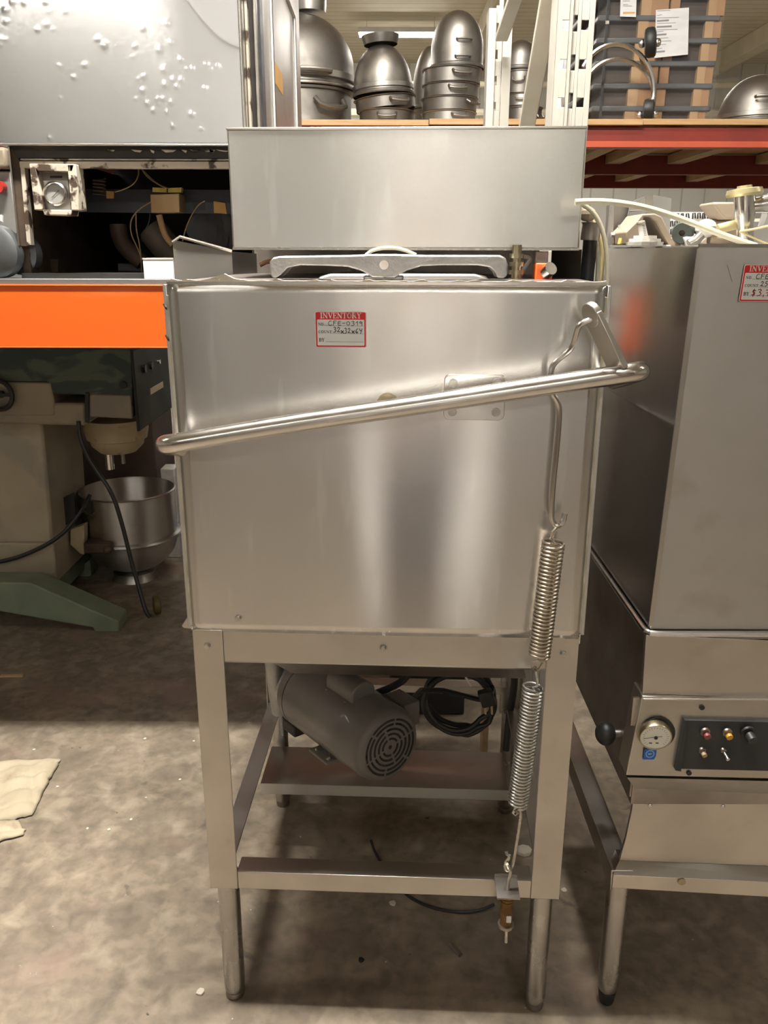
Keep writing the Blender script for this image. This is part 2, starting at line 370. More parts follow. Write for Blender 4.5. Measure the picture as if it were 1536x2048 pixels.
FLAB = ['behind the photographer', 'at the far left behind the photographer', 'at the far right behind the photographer', 'above the dish machine', 'above the right machine',
        'above the left aisle', 'glowing between the bowl stacks', 'added above the bowl shelf front to light the bowls', 'over the left back aisle', 'far right at the back', 'far left at the back']
for fx, lb in zip(FIX, FLAB): light_fixture(*fx, 'twin tube fluorescent ceiling light '+lb)

# ================================================================== THE DISH MACHINE
DM = thing('dish_machine', 'stainless steel upright dish machine with slanted tube handle and hanging springs', 'dishwasher', (0, 0, 0), PHI)
def wav(x, z): return .0007*math.sin(x*9+1.3)*math.sin(z*5+.4)+.0005*math.sin(x*17+z*6)
ZT, ZB = 1.383, .815
hood = MB().grid(lambda a, b: V((-.324+.648*a, wav(-.324+.648*a, ZB+(ZT-ZB)*b), ZB-.003+(ZT-ZB+.003)*b)), 40, 36).build('hood_front', STEEL, DM, solid=.0025)
h = MB()
h.box(-.324, -.3215, .004, .60, ZB, ZT); h.box(.3215, .324, .004, .60, ZB, ZT); h.box(-.32, .32, .598, .60, ZB, ZT)
h.build('hood_shell', STEEL2, DM)
MB().box(-.324, .324, .002, .60, ZT-.003, ZT).build('hood_top', DARKST, DM)  # darker steel paints the shaded hollow below the lifting arm
MB().box(-.325, .325, -.003, .006, ZT-.003, ZT+.001).build('hood_top_edge', TUBE, hood)
e = MB()
pp = [V((-.324+.648*i/90, 0, ZT+.0022+max(0, .0016*math.sin(i*1.7)+.0012*math.sin(i*.63))+(.0075*math.exp(-((i-11.5)/2.6)**2)))) for i in range(91)]
for i in range(90):
    e.add([pp[i]+V((0,-.0028,0)), pp[i+1]+V((0,-.0028,0)), pp[i+1]+V((0,.005,0)), pp[i]+V((0,.005,0)),
           V((pp[i].x,-.0028,ZT)), V((pp[i+1].x,-.0028,ZT))], [(0,1,2,3),(4,5,1,0)])
e.build('lime_crust', WHITEC, DM, label='white limescale crust along the hood top edge')
for sx in (-1, 1):
    MB().box(*sorted((sx*.3255, sx*.329)), .004, .02, ZB+.005, ZT-.02).build('seal_strip', CREAMSEAL, DM)
    MB().box(*sorted((sx*.330, sx*.336)), .012, .05, ZB-.002, ZT-.004).build('guide_rail', STEEL2, DM, bevel=.001)
for z in (1.345, 1.298):
    MB().tube([(-.338, .02, z+.004), (-.331, .006, z), (-.326, .006, z-.003)], .0022, 6).build('rail_clip', BLACK, DM)
MB().prism([ml(363,1252,.05), ml(367,1256,.05), ml(387,1258,.05), ml(388,1216,.05)], (0, .05, 0)).build('rail_gusset', FRAME, DM, bevel=.001)
# control box on top
bx = MB().box(-.2675, .3175, .20, .585, 1.4315, 1.6185).build('control_box', STEEL, DM, bevel=.003)
MB().box(-.2685, .3185, .199, .586, 1.6165, 1.6205).build('box_lid', STEEL2, bx, bevel=.0012)
MB().box(-.2675, .3175, .1995, .21, 1.4295, 1.433).build('box_bottom_lip', BOLT, bx)
# back shrouds that carry the box
def sheet(poly, off, name, mat=STEEL2, par=DM, **k): return MB().prism(poly, off).build(name, mat, par, **k)
zlow = 1.30
A = ml(345, 480, .40); B_ = ml(463, 503, .46); C_ = ml(521, 508, .58)
g = MB(); g.add([A, B_, (B_.x, B_.y, zlow), (A.x, A.y, zlow)], [(0,1,2,3)]); g.add([B_, C_, (C_.x, C_.y, zlow), (B_.x, B_.y, zlow)], [(0,1,2,3)])
SHROUD = pm('dull_shroud_steel', (.38,.36,.33), .42, 1, (.31,.29,.265), 5, rvar=.04, aniso=.7, arot=.25)
g.build('back_shroud', SHROUD, DM, solid=.002, smooth=False)
MB().tube([A+V((.0,0,-.004)), A+V((.014,.002,.006)), B_+V((0,0,.001))], .0032, 6).build('shroud_hem', FRAME, DM)
A2 = ml(1104, 500, .30); B2 = ml(1164, 499, .235)
MB().prism([A2, B2, (B2.x, B2.y, zlow), (A2.x, A2.y, zlow)], (0, .003, 0)).build('back_shroud', SHROUD, DM)
MB().box(-.30, .30, .56, .60, ZT, 1.4315).build('back_panel', DARKST, DM)
# cast lifting arm
def xz(px, py, v=.12): p = ml(px, py, v); return (p.x, p.z)
prof = [(540,548),(539,524),(545,515),(560,512),(700,510),(745,508),(790,508),(850,510),(1000,510),(1012,516),(1016,530),(1015,550),(1008,557),(994,556),(990,545),(980,535),(955,531),(880,531),(842,533),(815,541),(800,549),(790,556),(745,556),(735,549),(720,541),(695,534),(650,532),(600,531),(575,536),(562,550),(552,557),(545,556)]
pts = [ml(x, y, .115) for x, y in prof]
arm = MB().prism(pts, (0, .055, 0)).build('lifting_arm', CAST, DM, bevel=.003)
MB().hexhead(ml(768, 530, .113), (0, -1, 0), .0058, .008).build('arm_bolt', TUBE, arm)
c = ml(767, 556, .13); MB().cyl(c, c-V((0,0,.03)), .0105, n=16).build('arm_stud', CAST, arm)
MB().box(c.x-.032, c.x+.032, .12, .15, c.z-.004, c.z+.004).build('arm_collar', CAST, arm, bevel=.002)
MB().tube([ml(732, 510, .17), ml(745, 500, .17), ml(775, 494.5, .17), ml(805, 498, .17), ml(832, 510, .17)], .003, 8, smooth=2).build('drain_loop', CLEAR, DM)
cv = [ml(628, 566, .20), ml(640, 552, .20), ml(660, 547, .20), ml(950, 547, .20), ml(972, 552, .20), ml(984, 566, .20)]
MB().prism(cv, (0, .12, 0)).build('arm_cover', STEEL2, DM, bevel=.004)
# bits in the gap
x0 = ml(1032, 540, .18)
sp = MB()
for k in range(4): sp.cyl(x0+V((0,0,-.020+k*.013)), x0+V((0,0,-.013+k*.013)), .012, n=16)
sp.cyl(x0+V((0,0,-.03)), x0+V((0,0,.04)), .008, n=12); sp.build('brass_fitting', BRASS, DM)
MB().hexhead(x0+V((.004,-.02,-.035)), (0,0,1), .008, .012).build('fitting_bolt', BOLT, DM)
x1 = ml(1085, 552, .20)
ob = MB().box(x1.x-.013, x1.x+.015, .19, .235, x1.z-.03, x1.z+.021).build('orange_clamp', SAFETY, DM, bevel=.002)
MB().cyl((x1.x+.004, .188, x1.z+.006), (x1.x+.010, .175, x1.z+.013), .011, n=14).build('clamp_nose', TUBE, ob)
MB().box(x1.x-.008, x1.x+.014, .24, .27, x1.z+.018, x1.z+.04).build('white_block', WPLAST, DM, bevel=.002)
MB().tube([ml(1038,555,.26), ml(1052,530,.26), ml(1064,515,.26), ml(1040,512,.26)], .0045, 8, smooth=2).build('drain_pipe', WPLAST, DM)
MB().tube([ml(520,530,.3), ml(532,524,.3), ml(545,522,.3)], .004, 8).build('copper_pipe', pm('copper', (.6,.33,.2), .3, 1), DM)

# bolts and plates on the hood
pc = MB(); x0_, x1_, z0_, z1_ = .0915, .1845, 1.1795, 1.2495
rr_ = .009; poly = []
for cx, cz, a0 in ((x1_-rr_, z1_-rr_, 0), (x0_+rr_, z1_-rr_, 90), (x0_+rr_, z0_+rr_, 180), (x1_-rr_, z0_+rr_, 270)):
    for k in range(6): a = R(a0+k*18); poly.append((cx+rr_*math.cos(a), -.0045, cz+rr_*math.sin(a)))
plate = pc.prism(poly, (0, .0035, 0)).build('mounting_plate', TUBE, DM, bevel=.001)
for x, z in ((.1050, 1.2365), (.1715, 1.2365), (.1050, 1.1925), (.1715, 1.1925)):
    MB().hexhead((x, -.0045, z), (0, -1, 0), .0055, .0055).build('plate_bolt', BOLT, plate)
MB().hexhead((.0055, -.0012, 1.2035), (0, -1, 0), .0135, .008).build('brass_plug', BRASS, DM)
for x, z in ((-.2445, .8378),): MB().hexhead((x, -.001, z), (0, -1, 0), .0045, .005).build('hood_bolt', BOLT, DM)

# handle with the lever plate
hp = [(-.318,.03,1.120), (-.330,-.005,1.132), (-.334,-.045,1.1445), (-.325,-.066,1.150), (-.30,-.070,1.1545), (-.15,-.07,1.1817), (.1,-.07,1.2215), (.34,-.07,1.2605), (.366,-.066,1.2640), (.374,-.045,1.262), (.368,-.005,1.250), (.352,.03,1.238)]
handle = MB().tube(hp, .0143, 20, smooth=2).build('handle', TUBE, DM)
a_ = V((.338, -.066, 1.266)); b_ = V((.2965, -.056, 1.3425)); d_ = (b_-a_).normalized(); nrm = d_.cross(V((0,1,0))).normalized()
lp = MB(); wv_ = V((-.45,.89,0)); wv_ = (wv_-d_*wv_.dot(d_)).normalized(); nrm = d_.cross(wv_).normalized(); lp.obox(a_, b_, wv_, .038, nrm, .009)
lp.cyl(b_-nrm*.005, b_+nrm*.005, .018, n=20)
lever = lp.build('lever_plate', FRAME, handle, bevel=.0012)
MB().sphere(a_+V((.004,-.012,-.002)), .012, (1.3,.8,.5)).build('weld_bead', DARKST, handle)
MB().sphere(a_+V((-.014,-.012,-.001)), .009, (1.5,.7,.5)).build('weld_bead', DARKST, handle)
rodp = [(.306,-.05,1.337), (.296,-.058,1.3365)] + [tuple(ml(px, py, v)) for px, py, v in ((1158,648,-.055),(1152,668,-.05),(1146,692,-.045),(1132,707,-.042),(1112,722,-.040),(1103,735,-.038),(1101,755,-.036),(1103,785,-.034),(1116,803,-.032),(1119,820,-.03),(1117,860,-.03),(1104,990,-.03),(1103,1030,-.03),(1107,1046,-.03),(1117,1053,-.03),(1126,1045,-.03),(1130,1026,-.03))]
MB().tube(rodp, .0043, 10, smooth=2).build('lift_rod', TUBE, DM)

# springs
def spring(p0, p1, rad, coils, wire, mat, name='spring', hook0=None, hook1=None):
    p0, p1 = V(p0), V(p1); ax = (p1-p0); u, v = frame_of(ax); n = 14; pts = []
    if hook0 is not None: pts += [V(q) for q in hook0]
    for i in range(coils*n+1):
        t = 2*math.pi*i/n; pts.append(p0+ax*(i/(coils*n))+(u*math.cos(t)+v*math.sin(t))*rad)
    if hook1 is not None: pts += [V(q) for q in hook1]
    return MB().tube(pts, wire, 6).build(name, mat, DM)
SV = -.036
def hk(*a): return [ml(x, y, v) for x, y, v in a]
spring(ml(1107,1082,SV), ml(1078,1312,SV), .0165, 31, .00225, WIREST,
       hook0=hk((1117,1047,-.030),(1121,1052,-.036),(1112,1056,-.044),(1105,1064,-.046),(1102,1076,-.042)),
       hook1=hk((1078,1320,SV),(1066,1324,SV),(1064,1334,SV),(1069,1341,SV),(1078,1338,SV),(1085,1326,SV)))
spring(ml(1067,1372,SV), ml(1036,1608,SV), .0165, 36, .00225, ZINC,
       hook0=hk((1071,1334,-.028),(1072,1344,-.044),(1075,1358,-.046),(1074,1372,-.044),(1066,1376,-.045)),
       hook1=hk((1040,1614,SV),(1030,1617,SV),(1026,1626,SV),(1031,1630,SV),(1037,1624,SV)))
MB().tube(hk((1030,1624,-.040),(1036,1617,-.036),(1042,1624,-.034),(1041,1640,-.034),(1033,1690,-.034),(1029,1715,-.034),(1024,1735,-.032),(1018,1738,-.040),(1014,1728,-.044)), .003, 8, smooth=2).build('hook_rod', BOLT, DM)
MB().tube(hk((1013,1703,-.03),(1013,1708,-.032),(1021,1712,-.034),(1009,1728,-.034),(1013,1742,-.034),(1022,1738,-.034),(1018,1755,-.034),(1015,1780,-.034),(1012,1884,-.034)), .0032, 8, smooth=1).build('eye_bolt', BOLT, DM)
pl = MB(); q0 = ml(1015, 1784, -.034); pl.box(q0.x-.021, q0.x+.020, -.056, -.004, q0.z+.003, q0.z+.006); pl.build('anchor_plate', DARKST, DM)
MB().box(q0.x-.021, q0.x+.020, -.004, -.0015, q0.z-.004, q0.z+.012).build('anchor_flange', DARKST, DM)
q1 = ml(1014, 1846, -.034)
sl = MB().cyl((q0.x, -.034, q0.z+.002), (q0.x, -.034, q1.z), .0112, n=18)
for k in range(3): sl.cyl((q0.x, -.034, q0.z-.005-k*.006), (q0.x, -.034, q0.z-.008-k*.006), .0122, n=18)
slv = sl.build('rusty_sleeve', RUST, DM)
MB().box(q0.x-.001, q0.x+.008, -.0468, -.0440, q1.z+.012, q1.z+.026).build('paper_scrap', PAPER, slv, bevel=.001)
MB().cyl((q0.x, -.034, q1.z), (q0.x, -.034, q1.z-.006), .0145, n=18).build('washer', DARKST, DM)

# frame
def angle_post(sx, front):
    m = MB(); xo = sx*.3255; xi = sx*.2735
    y0 = -.001 if front else .655; s = 1 if front else -1
    m.box(*sorted((xo, xi)), *sorted((y0, y0+s*.003)), .281, ZB)
    m.box(*sorted((xo, xo-sx*.003)), *sorted((y0, y0+s*.05)), .281, ZB)
    return m
for sx in (-1, 1):
    for fr in (True, False):
        post = angle_post(sx, fr).build('leg_post', FRAME, DM, bevel=.0022)
        yc = .026 if fr else .632
        m = MB().lathe([(.0,.012),(.016,.012),(.0195,.02),(.0205,.03),(.0205,.30),(0,.30)], (sx*.2985, yc, 0), n=24)
        lg = m.build('foot_tube', LEG, DM)
        MB().lathe([(0,0),(.017,0),(.0185,.006),(.0175,.014),(0,.014)], (sx*.2985, yc, 0), n=24).build('foot_cap', DARKST, lg)
        if fr: MB().hexhead((sx*.301, -.0012, .7848), (0,-1,0), .0048, .006).build('post_bolt', BOLT, post)
    MB().box(*sorted((sx*.3215, sx*.3185)), .05, .607, .281, .321).box(*sorted((sx*.3215, sx*.286)), .05, .607, .318, .321).build('side_rail', FRAME, DM, bevel=.0012)
tr = MB().box(-.2745, .2745, .002, .005, .7535, ZB-.001).box(-.2745, .2745, .002, .03, .7535, .7555).build('top_rail', FRAME, DM, bevel=.001)
MB().hexhead((-.0008, .001, .7867), (0,-1,0), .0048, .006).build('rail_bolt', BOLT, tr)
MB().box(-.2735, .2735, .0005, .0035, .281, .3195).box(-.2735, .2735, .0035, .042, .317, .3195).build('lower_rail', FRAME, DM, bevel=.0015)
MB().box(-.29, .29, .652, .655, .335, .375).box(-.29, .29, .62, .655, .372, .375).build('rear_rail', FRAME, DM, bevel=.0015)
t_ = MB(); t_.box(-.30, .30, .012, .62, .755, .80); t_.prism([(-.28,.08,.757),(-.28,.60,.757),(-.2,.5,.60),(-.2,.25,.60)], (.48,0,0)); t_.build('wash_tank', DARKST, DM, bevel=.004)
m = MB().box(-.328, .328, .004, .006, ZB-.002, ZB+.004).box(.3255, .3275, 0, .02, ZB-.012, ZB+.006); m.build('pan_lip', TUBE, DM)
# motor shelf
m = MB().box(-.318, .283, .445, .605, .193, .196).box(-.318, .283, .445, .448, .166, .196); ms = m.build('motor_shelf', STEEL2, DM, bevel=.0022)
# pump motor
P0 = ml(784, 1497, .19); P1 = ml(612, 1378, .44); ax = (P1-P0).normalized(); Lm = (P1-P0).length
mr_ = .0815
prof = [(0, .006), (.064, .006), (.071, .009), (.0775, .018), (.080, .032), (.080, .085), (mr_-.0005, .087), (mr_, .10), (mr_, Lm-.012), (mr_-.004, Lm), (0, Lm)]
motor = MB().lathe(prof, P0, ax, 40).build('pump_motor', MOTOR, DM)
u_, v_ = frame_of(ax)
upv = (V((0,0,1))-ax*ax.z).normalized(); rtv = ax.cross(upv).normalized()
slots = MB()
for ring in (.0185, .029, .0395, .050, .0595):
    for k in range(4 if ring < .045 else 6):
        nseg = 4 if ring < .045 else 6
        a0 = 2*math.pi*k/nseg+.30+.09*(.02/ring); a1 = 2*math.pi*(k+1)/nseg+.30-.09*(.02/ring)-.10*(.0185/ring)
        pts = []
        for i in range(9):
            a = a0+(a1-a0)*i/8; pts.append(a)
        for i in range(8):
            q = []
            for rr, a in ((ring-.0022, pts[i]), (ring+.0022, pts[i]), (ring+.0022, pts[i+1]), (ring-.0022, pts[i+1])):
                q.append(P0+ax*.0052+(rtv*math.cos(a)+upv*math.sin(a))*rr)
            slots.prism(q, ax*.004)
slots.cyl(P0+ax*.0052, P0+ax*.01, .0042, n=12)
so = slots.build('fan_slots', BLACK, motor, label='dark ring slots in the fan cover'); so['kind'] = 'stuff'
MB().lathe([(.0815,0),(.0822,.002),(.0815,.004)], P0+ax*(Lm-.03), ax, 40).build('motor_seam', BLACK, motor)
sgn0 = 1 if rtv.x > 0 else -1
# capacitor cover on top
cb = P0+ax*.088+upv*.066-rtv*sgn0*.004; cwid = rtv*.026; cl = ax*.098
poly = []
for i in range(13):
    a = math.pi*i/12; poly.append(cb+rtv*math.cos(a)*.029+upv*(.024+math.sin(a)*.022))
poly = [cb+rtv*.029]+poly+[cb-rtv*.029]
MB().prism(poly, cl).build('capacitor_cover', MOTOR, motor, bevel=.003)
for k in (.02, .09): MB().hexhead(cb+ax*k-rtv*.032+upv*.001, upv, .004, .005).build('cover_bolt', BOLT, motor)
# terminal box at the right of the motor
tb = P0+ax*.05-rtv*0
sgn = 1 if rtv.x > 0 else -1
tbc = P0+ax*.085+rtv*sgn*.073+upv*.02
MB().obox(tbc, tbc+rtv*sgn*.042, upv, .055, ax, .07).build('terminal_box', MOTOR, motor, bevel=.003)
# mounting foot at lower left
fb = P0+ax*.115-rtv*sgn*.060-upv*.060
MB().obox(fb, fb+ax*.07, rtv, .05, upv, .006).obox(fb+rtv*sgn*.02+upv*.01, fb+ax*.07+rtv*sgn*.02+upv*.01, upv, .03, rtv, .006).build('motor_foot', MOTOR, motor, bevel=.002)
for k in (.012, .056): MB().hexhead(fb+ax*k-rtv*sgn*.012+upv*.003, upv, .005, .005).build('foot_bolt', BOLT, motor)
# pump housing
Q = P1+ax*.012
pump = MB().lathe([(0,-.012),(.050,-.012),(.058,-.004),(.066,.006),(.070,.03),(.060,.05),(0,.055)], Q, ax, 28).build('pump_housing', CAST, DM)
MB().tube([Q+ax*.03-rtv*sgn*.045-upv*.06, Q+ax*.03-rtv*sgn*.052, Q+ax*.03-rtv*sgn*.058+upv*.10], .022, 14, smooth=1).build('pump_outlet', CAST, pump)
MB().lathe([(0,0),(.03,0),(.03,.012),(0,.012)], Q+ax*.03-rtv*sgn*.058+upv*.095, upv, 20).build('outlet_flange', CAST, pump)
MB().obox(Q-upv*.085-rtv*sgn*.05-ax*.01, Q-upv*.085+rtv*sgn*.03-ax*.01, ax, .05, upv, .028).build('pump_foot', SOOT, pump, bevel=.003)
for a in (.4, 1.5, 2.6): 
    p = Q+(rtv*math.cos(a)-upv*math.sin(a)*.9)*.060-ax*.008; MB().hexhead(p, -ax, .006, .007).build('pump_bolt', BOLT, pump)
# wiring under the tank
MB().tube([P0+ax*.16+rtv*sgn*.06+upv*.03, ml(800,1368,.32), ml(825,1340,.32), ml(845,1322,.3)], .008, 10, smooth=2).build('motor_conduit', BLACK, DM)
MB().tube([ml(1030,1330,.60), ml(1028,1380,.60), ml(1018,1430,.61), ml(1012,1500,.60)], .009, 10, smooth=1).build('drain_hose', BLACK, DM)
cc = []
ctr = ml(915, 1405, .5); 
for i in range(4*24+1):
    t = 2*math.pi*i/24; k = i/24; rad = .088-.011*((k*1.7) % 1.6); cc.append(ctr+V((math.cos(t)*rad+.006*math.sin(k*5), .012*math.sin(k*2.3+t*.5), math.sin(t)*(rad+.004)+.010*math.sin(k*3))))
cord = MB().tube([tbc+V((.03,.02,.01)), ml(850,1372,.45)]+cc+[ml(985,1370,.48), ml(982,1388,.46)], .0062, 8, smooth=1).build('power_cord', BLACK, DM)
pg = ml(976, 1398, .45)
MB().obox(pg+V((-.010,0,.022)), pg+V((.004,-.006,-.012)), (1,.2,.2), .034, (0,1,0), .022).build('plug', BLACK, cord, bevel=.004)
for k in (-.009, .006): MB().obox(pg+V((k+.002,-.008,-.010)), pg+V((k+.004,-.010,-.034)), (1,0,0), .0045, (0,1,0), .003).build('prong', BRASS, cord)
MB().tube([ml(924,1335,.44), ml(930,1352,.42), ml(938,1366,.42), ml(942,1372,.42)], .0022, 6).build('cable_tie', WPLAST, DM)

# ------------------------------------------------------------------ inventory tags
def ribbon(mb, pts, w, O, U, W_, N):
    # flat strokes on a tag: O origin, U right, W_ up, N outwards
    for a, b in zip(pts[:-1], pts[1:]):
        a, b = V((a[0], a[1], 0)), V((b[0], b[1], 0)); d = b-a
        if d.length < 1e-9: continue
        d.normalize(); n = V((-d.y, d.x, 0))*w/2; e = d*w*.35
        q = [a-n-e, b-n+e, b+n+e, a+n-e]
        mb.add([O+U*p.x+W_*p.y+N for p in q], [(0,1,2,3)])
def arc(cx, cy, rx, ry, a0, a1, n=10): return [(cx+rx*math.cos(R(a0+(a1-a0)*i/n)), cy+ry*math.sin(R(a0+(a1-a0)*i/n))) for i in range(n+1)]
TK, TN, SF = .20, .085, .08
GLY = {   # serif capitals: width, [(weight, points)]
 'I': (.42, [(TK, [(.21,0),(.21,1)]), (SF, [(.04,.03),(.38,.03)]), (SF, [(.04,.97),(.38,.97)])]),
 'N': (.86, [(TN, [(.16,0),(.16,1)]), (TK, [(.16,.97),(.70,.03)]), (TN, [(.70,0),(.70,1)]), (SF, [(.02,.03),(.30,.03)]), (SF, [(.02,.97),(.26,.97)]), (SF, [(.56,.97),(.84,.97)])]),
 'V': (.80, [(TK, [(.14,.97),(.42,.05)]), (TN, [(.42,.05),(.68,.97)]), (SF, [(.0,.97),(.32,.97)]), (SF, [(.54,.97),(.80,.97)])]),
 'E': (.70, [(TK, [(.18,0),(.18,1)]), (SF, [(.03,.03),(.64,.03)]), (SF, [(.03,.97),(.62,.97)]), (SF, [(.18,.52),(.46,.52)]), (SF, [(.62,.03),(.66,.24)]), (SF, [(.60,.97),(.62,.78)]), (SF, [(.46,.40),(.46,.64)])]),
 'T': (.74, [(TK, [(.37,0),(.37,1)]), (SF, [(.03,.96),(.71,.96)]), (SF, [(.20,.03),(.54,.03)]), (SF, [(.05,.96),(.04,.74)]), (SF, [(.69,.96),(.70,.74)])]),
 'O': (.82, [(TK, arc(.41,.5,.28,.45,100,260)), (TK, arc(.41,.5,.28,.45,-80,80)), (TN, arc(.41,.5,.28,.46,60,120)), (TN, arc(.41,.5,.28,.46,240,300))]),
 'R': (.80, [(TK, [(.18,0),(.18,1)]), (SF, [(.03,.03),(.34,.03)]), (SF, [(.03,.97),(.4,.97)]), (.15, arc(.38,.75,.22,.22,90,-90)), (SF, [(.18,.53),(.4,.53)]), (TK, [(.40,.52),(.66,.04)]), (SF, [(.60,.03),(.78,.03)])]),
 'Y': (.76, [(TK, [(.14,.97),(.38,.50)]), (TN, [(.38,.50),(.62,.97)]), (TK, [(.38,.5),(.38,0)]), (SF, [(0,.97),(.30,.97)]), (SF, [(.50,.97),(.76,.97)]), (SF, [(.22,.03),(.54,.03)])]),
 'C': (.76, [(TK, arc(.42,.5,.30,.45,110,250)), (TN, arc(.42,.5,.30,.46,40,115)), (TN, arc(.42,.5,.30,.46,245,320)), (SF, [(.68,.95),(.68,.68)])]),
 'U': (.80, [(TK, [(.18,.97),(.18,.3)]), (TN, [(.62,.97),(.62,.3)]), (.13, arc(.40,.32,.22,.29,180,360)), (SF, [(.02,.97),(.34,.97)]), (SF, [(.50,.97),(.76,.97)])]),
 'B': (.74, [(TK, [(.18,0),(.18,1)]), (SF, [(.03,.03),(.4,.03)]), (SF, [(.03,.97),(.4,.97)]), (SF, [(.18,.53),(.4,.53)]), (.15, arc(.38,.76,.19,.21,90,-90)), (.16, arc(.40,.28,.23,.25,90,-90))]),
 '.': (.28, [(.16, [(.10,.07),(.16,.07)])])}
HAND = {  # marker handwriting
 'C': (.72, [[(.60,.92),(.38,1.0),(.18,.7),(.12,.35),(.25,.04),(.52,.03),(.66,.16)]]),
 'F': (.70, [[(.22,.95),(.2,.5),(.16,0)], [(.14,.86),(.32,1.02),(.62,.98)], [(.18,.55),(.52,.57)]]),
 'E': (.72, [[(.56,.93),(.22,.88),(.16,.5),(.17,.08),(.60,.06)], [(.17,.5),(.52,.52)]]),
 '-': (.62, [[(.10,.48),(.50,.5)]]),
 '0': (.72, [[(.34,.9),(.12,.62),(.12,.28),(.32,.06),(.55,.25),(.58,.62),(.36,.9)]]),
 '3': (.70, [[(.14,.88),(.38,1.0),(.54,.82),(.32,.55),(.56,.36),(.44,.06),(.12,.0)]]),
 '1': (.50, [[(.10,.62),(.34,.9),(.33,.02)]]),
 '9': (.62, [[(.50,.72),(.30,.92),(.12,.70),(.26,.48),(.50,.68),(.48,-.02)]]),
 '2': (.70, [[(.12,.72),(.32,1.0),(.54,.80),(.40,.45),(.12,.08),(.36,.14),(.60,.05)]]),
 'x': (.50, [[(.08,.42),(.40,.02)], [(.40,.40),(.08,.05)]]),
 '6': (.66, [[(.50,.95),(.22,.6),(.14,.22),(.34,.02),(.52,.18),(.36,.34),(.16,.2)]]),
 '4': (.66, [[(.12,.95),(.22,.55),(.42,.55)], [(.60,.9),(.30,-.04)]]),
 '5': (.70, [[(.58,.98),(.26,.95),(.22,.58),(.46,.58),(.52,.28),(.34,.03),(.12,.06)]]),
 '$': (.72, [[(.56,.78),(.28,.84),(.22,.58),(.50,.42),(.46,.14),(.14,.14)], [(.38,1.0),(.32,-.12)]]),
 ',': (.36, [[(.18,.12),(.16,-.16)]]),
 '7': (.72, [[(.08,.86),(.60,.92),(.30,0)], [(.16,.45),(.54,.5)]])}
def text(mb, s, x, y, h, font, O, U, W_, N, track=0, hw=.10, width=None):
    cur = x
    tot = sum(font[c][0] if c != ' ' else .4 for c in s)
    sxx = h if width is None else (width/tot)
    for c in s:
        if c == ' ': cur += .4*sxx; continue
        wd, st = font[c]
        for k in st:
            if font is GLY: wgt, pts = k
            else: wgt, pts = hw, k
            ribbon(mb, [(cur+p[0]*sxx, y+p[1]*h) for p in pts], wgt*h, O, U, W_, N)
        cur += wd*sxx+track
    return cur
def inventory_tag(O, U, W_, label, hand, root_name='inventory_tag'):
    # 76 x 51 mm card, O lower-left corner; U, W_ unit axes
    N = U.cross(W_).normalized(); w, hh = .0765, .0525
    t = thing(root_name, label, 'tag', O, 0, 'inventory tags')
    def rect(a, b, c, d, lift, th): return [O+U*x+W_*y+N*lift for x, y in ((a, b), (c, b), (c, d), (a, d))], N*th
    def card(a, b, c, d, lift, th, name, mat, rad=.0025):
        poly = []
        for cx, cy, a0 in ((c-rad, d-rad, 0), (a+rad, d-rad, 90), (a+rad, b+rad, 180), (c-rad, b+rad, 270)):
            for k in range(4): an = R(a0+k*30); poly.append(O+U*(cx+rad*math.cos(an))+W_*(cy+rad*math.sin(an))+N*lift)
        return MB().prism(poly, N*th).build(name, mat, t, smooth=False)
    card(0, 0, w, hh, .0004, .0004, 'card', TAGLET)
    card(.0007, .0007, w-.0007, hh-.0007, .0008, .0001, 'red_border', REDPR, .002)
    card(.0028, .0028, w-.0028, hh-.0115, .0009, .0001, 'inner_line', TAGLET, .0012)
    card(.0036, .0036, w-.0036, hh-.0123, .0010, .0001, 'writing_field', TAGW, .0008)
    m = MB(); text(m, 'INVENTORY', .0075, hh-.0094, .0077, GLY, O, U, W_, N*.0011, width=.062); m.build('heading', TAGLET, t, smooth=False)
    m = MB(); L2 = N*.0013
    text(m, 'NO.', .0045, .0325, .0036, GLY, O, U, W_, L2, width=.0095)
    text(m, 'COUNT', .0045, .0212, .0036, GLY, O, U, W_, L2, width=.0205)
    text(m, 'BY', .0050, .0088, .0048, GLY, O, U, W_, L2, width=.0085)
    for x, y in ((.0145, .0322), (.0255, .0208), (.0150, .0085)): ribbon(m, [(x, y), (w-.0042, y-.0004)], .00035, O, U, W_, L2)
    m.build('printing', INK, t, smooth=False)
    for s, x, y, h_, wd, mat in hand:
        m = MB(); text(m, s, x, y, h_, HAND, O, U, W_, N*.0014, width=wd, hw=.13); m.build('handwriting', mat, t, smooth=False)
    return t
def wml(p): return V((p.x*math.cos(PHI)-p.y*math.sin(PHI), p.x*math.sin(PHI)+p.y*math.cos(PHI), p.z))
tl = ml(632, 694, -.0018)
inventory_tag(wml(V((tl.x, -.0022, 1.2885))), _e.copy(), V((-.006,0,1)).normalized(), 'red and white inventory tag reading 32x32x64 on the dish machine hood',
    [('CFE-0319', .0185, .0325, .0066, .0530, INK), ('32', .0265, .0225, .0078, .0115, INK), ('x', .0378, .0208, .0100, .0058, INK), ('32', .0430, .0212, .0075, .0105, INK), ('x', .0540, .0208, .0100, .0058, INK), ('64', .0595, .0210, .0075, .0115, INK)])

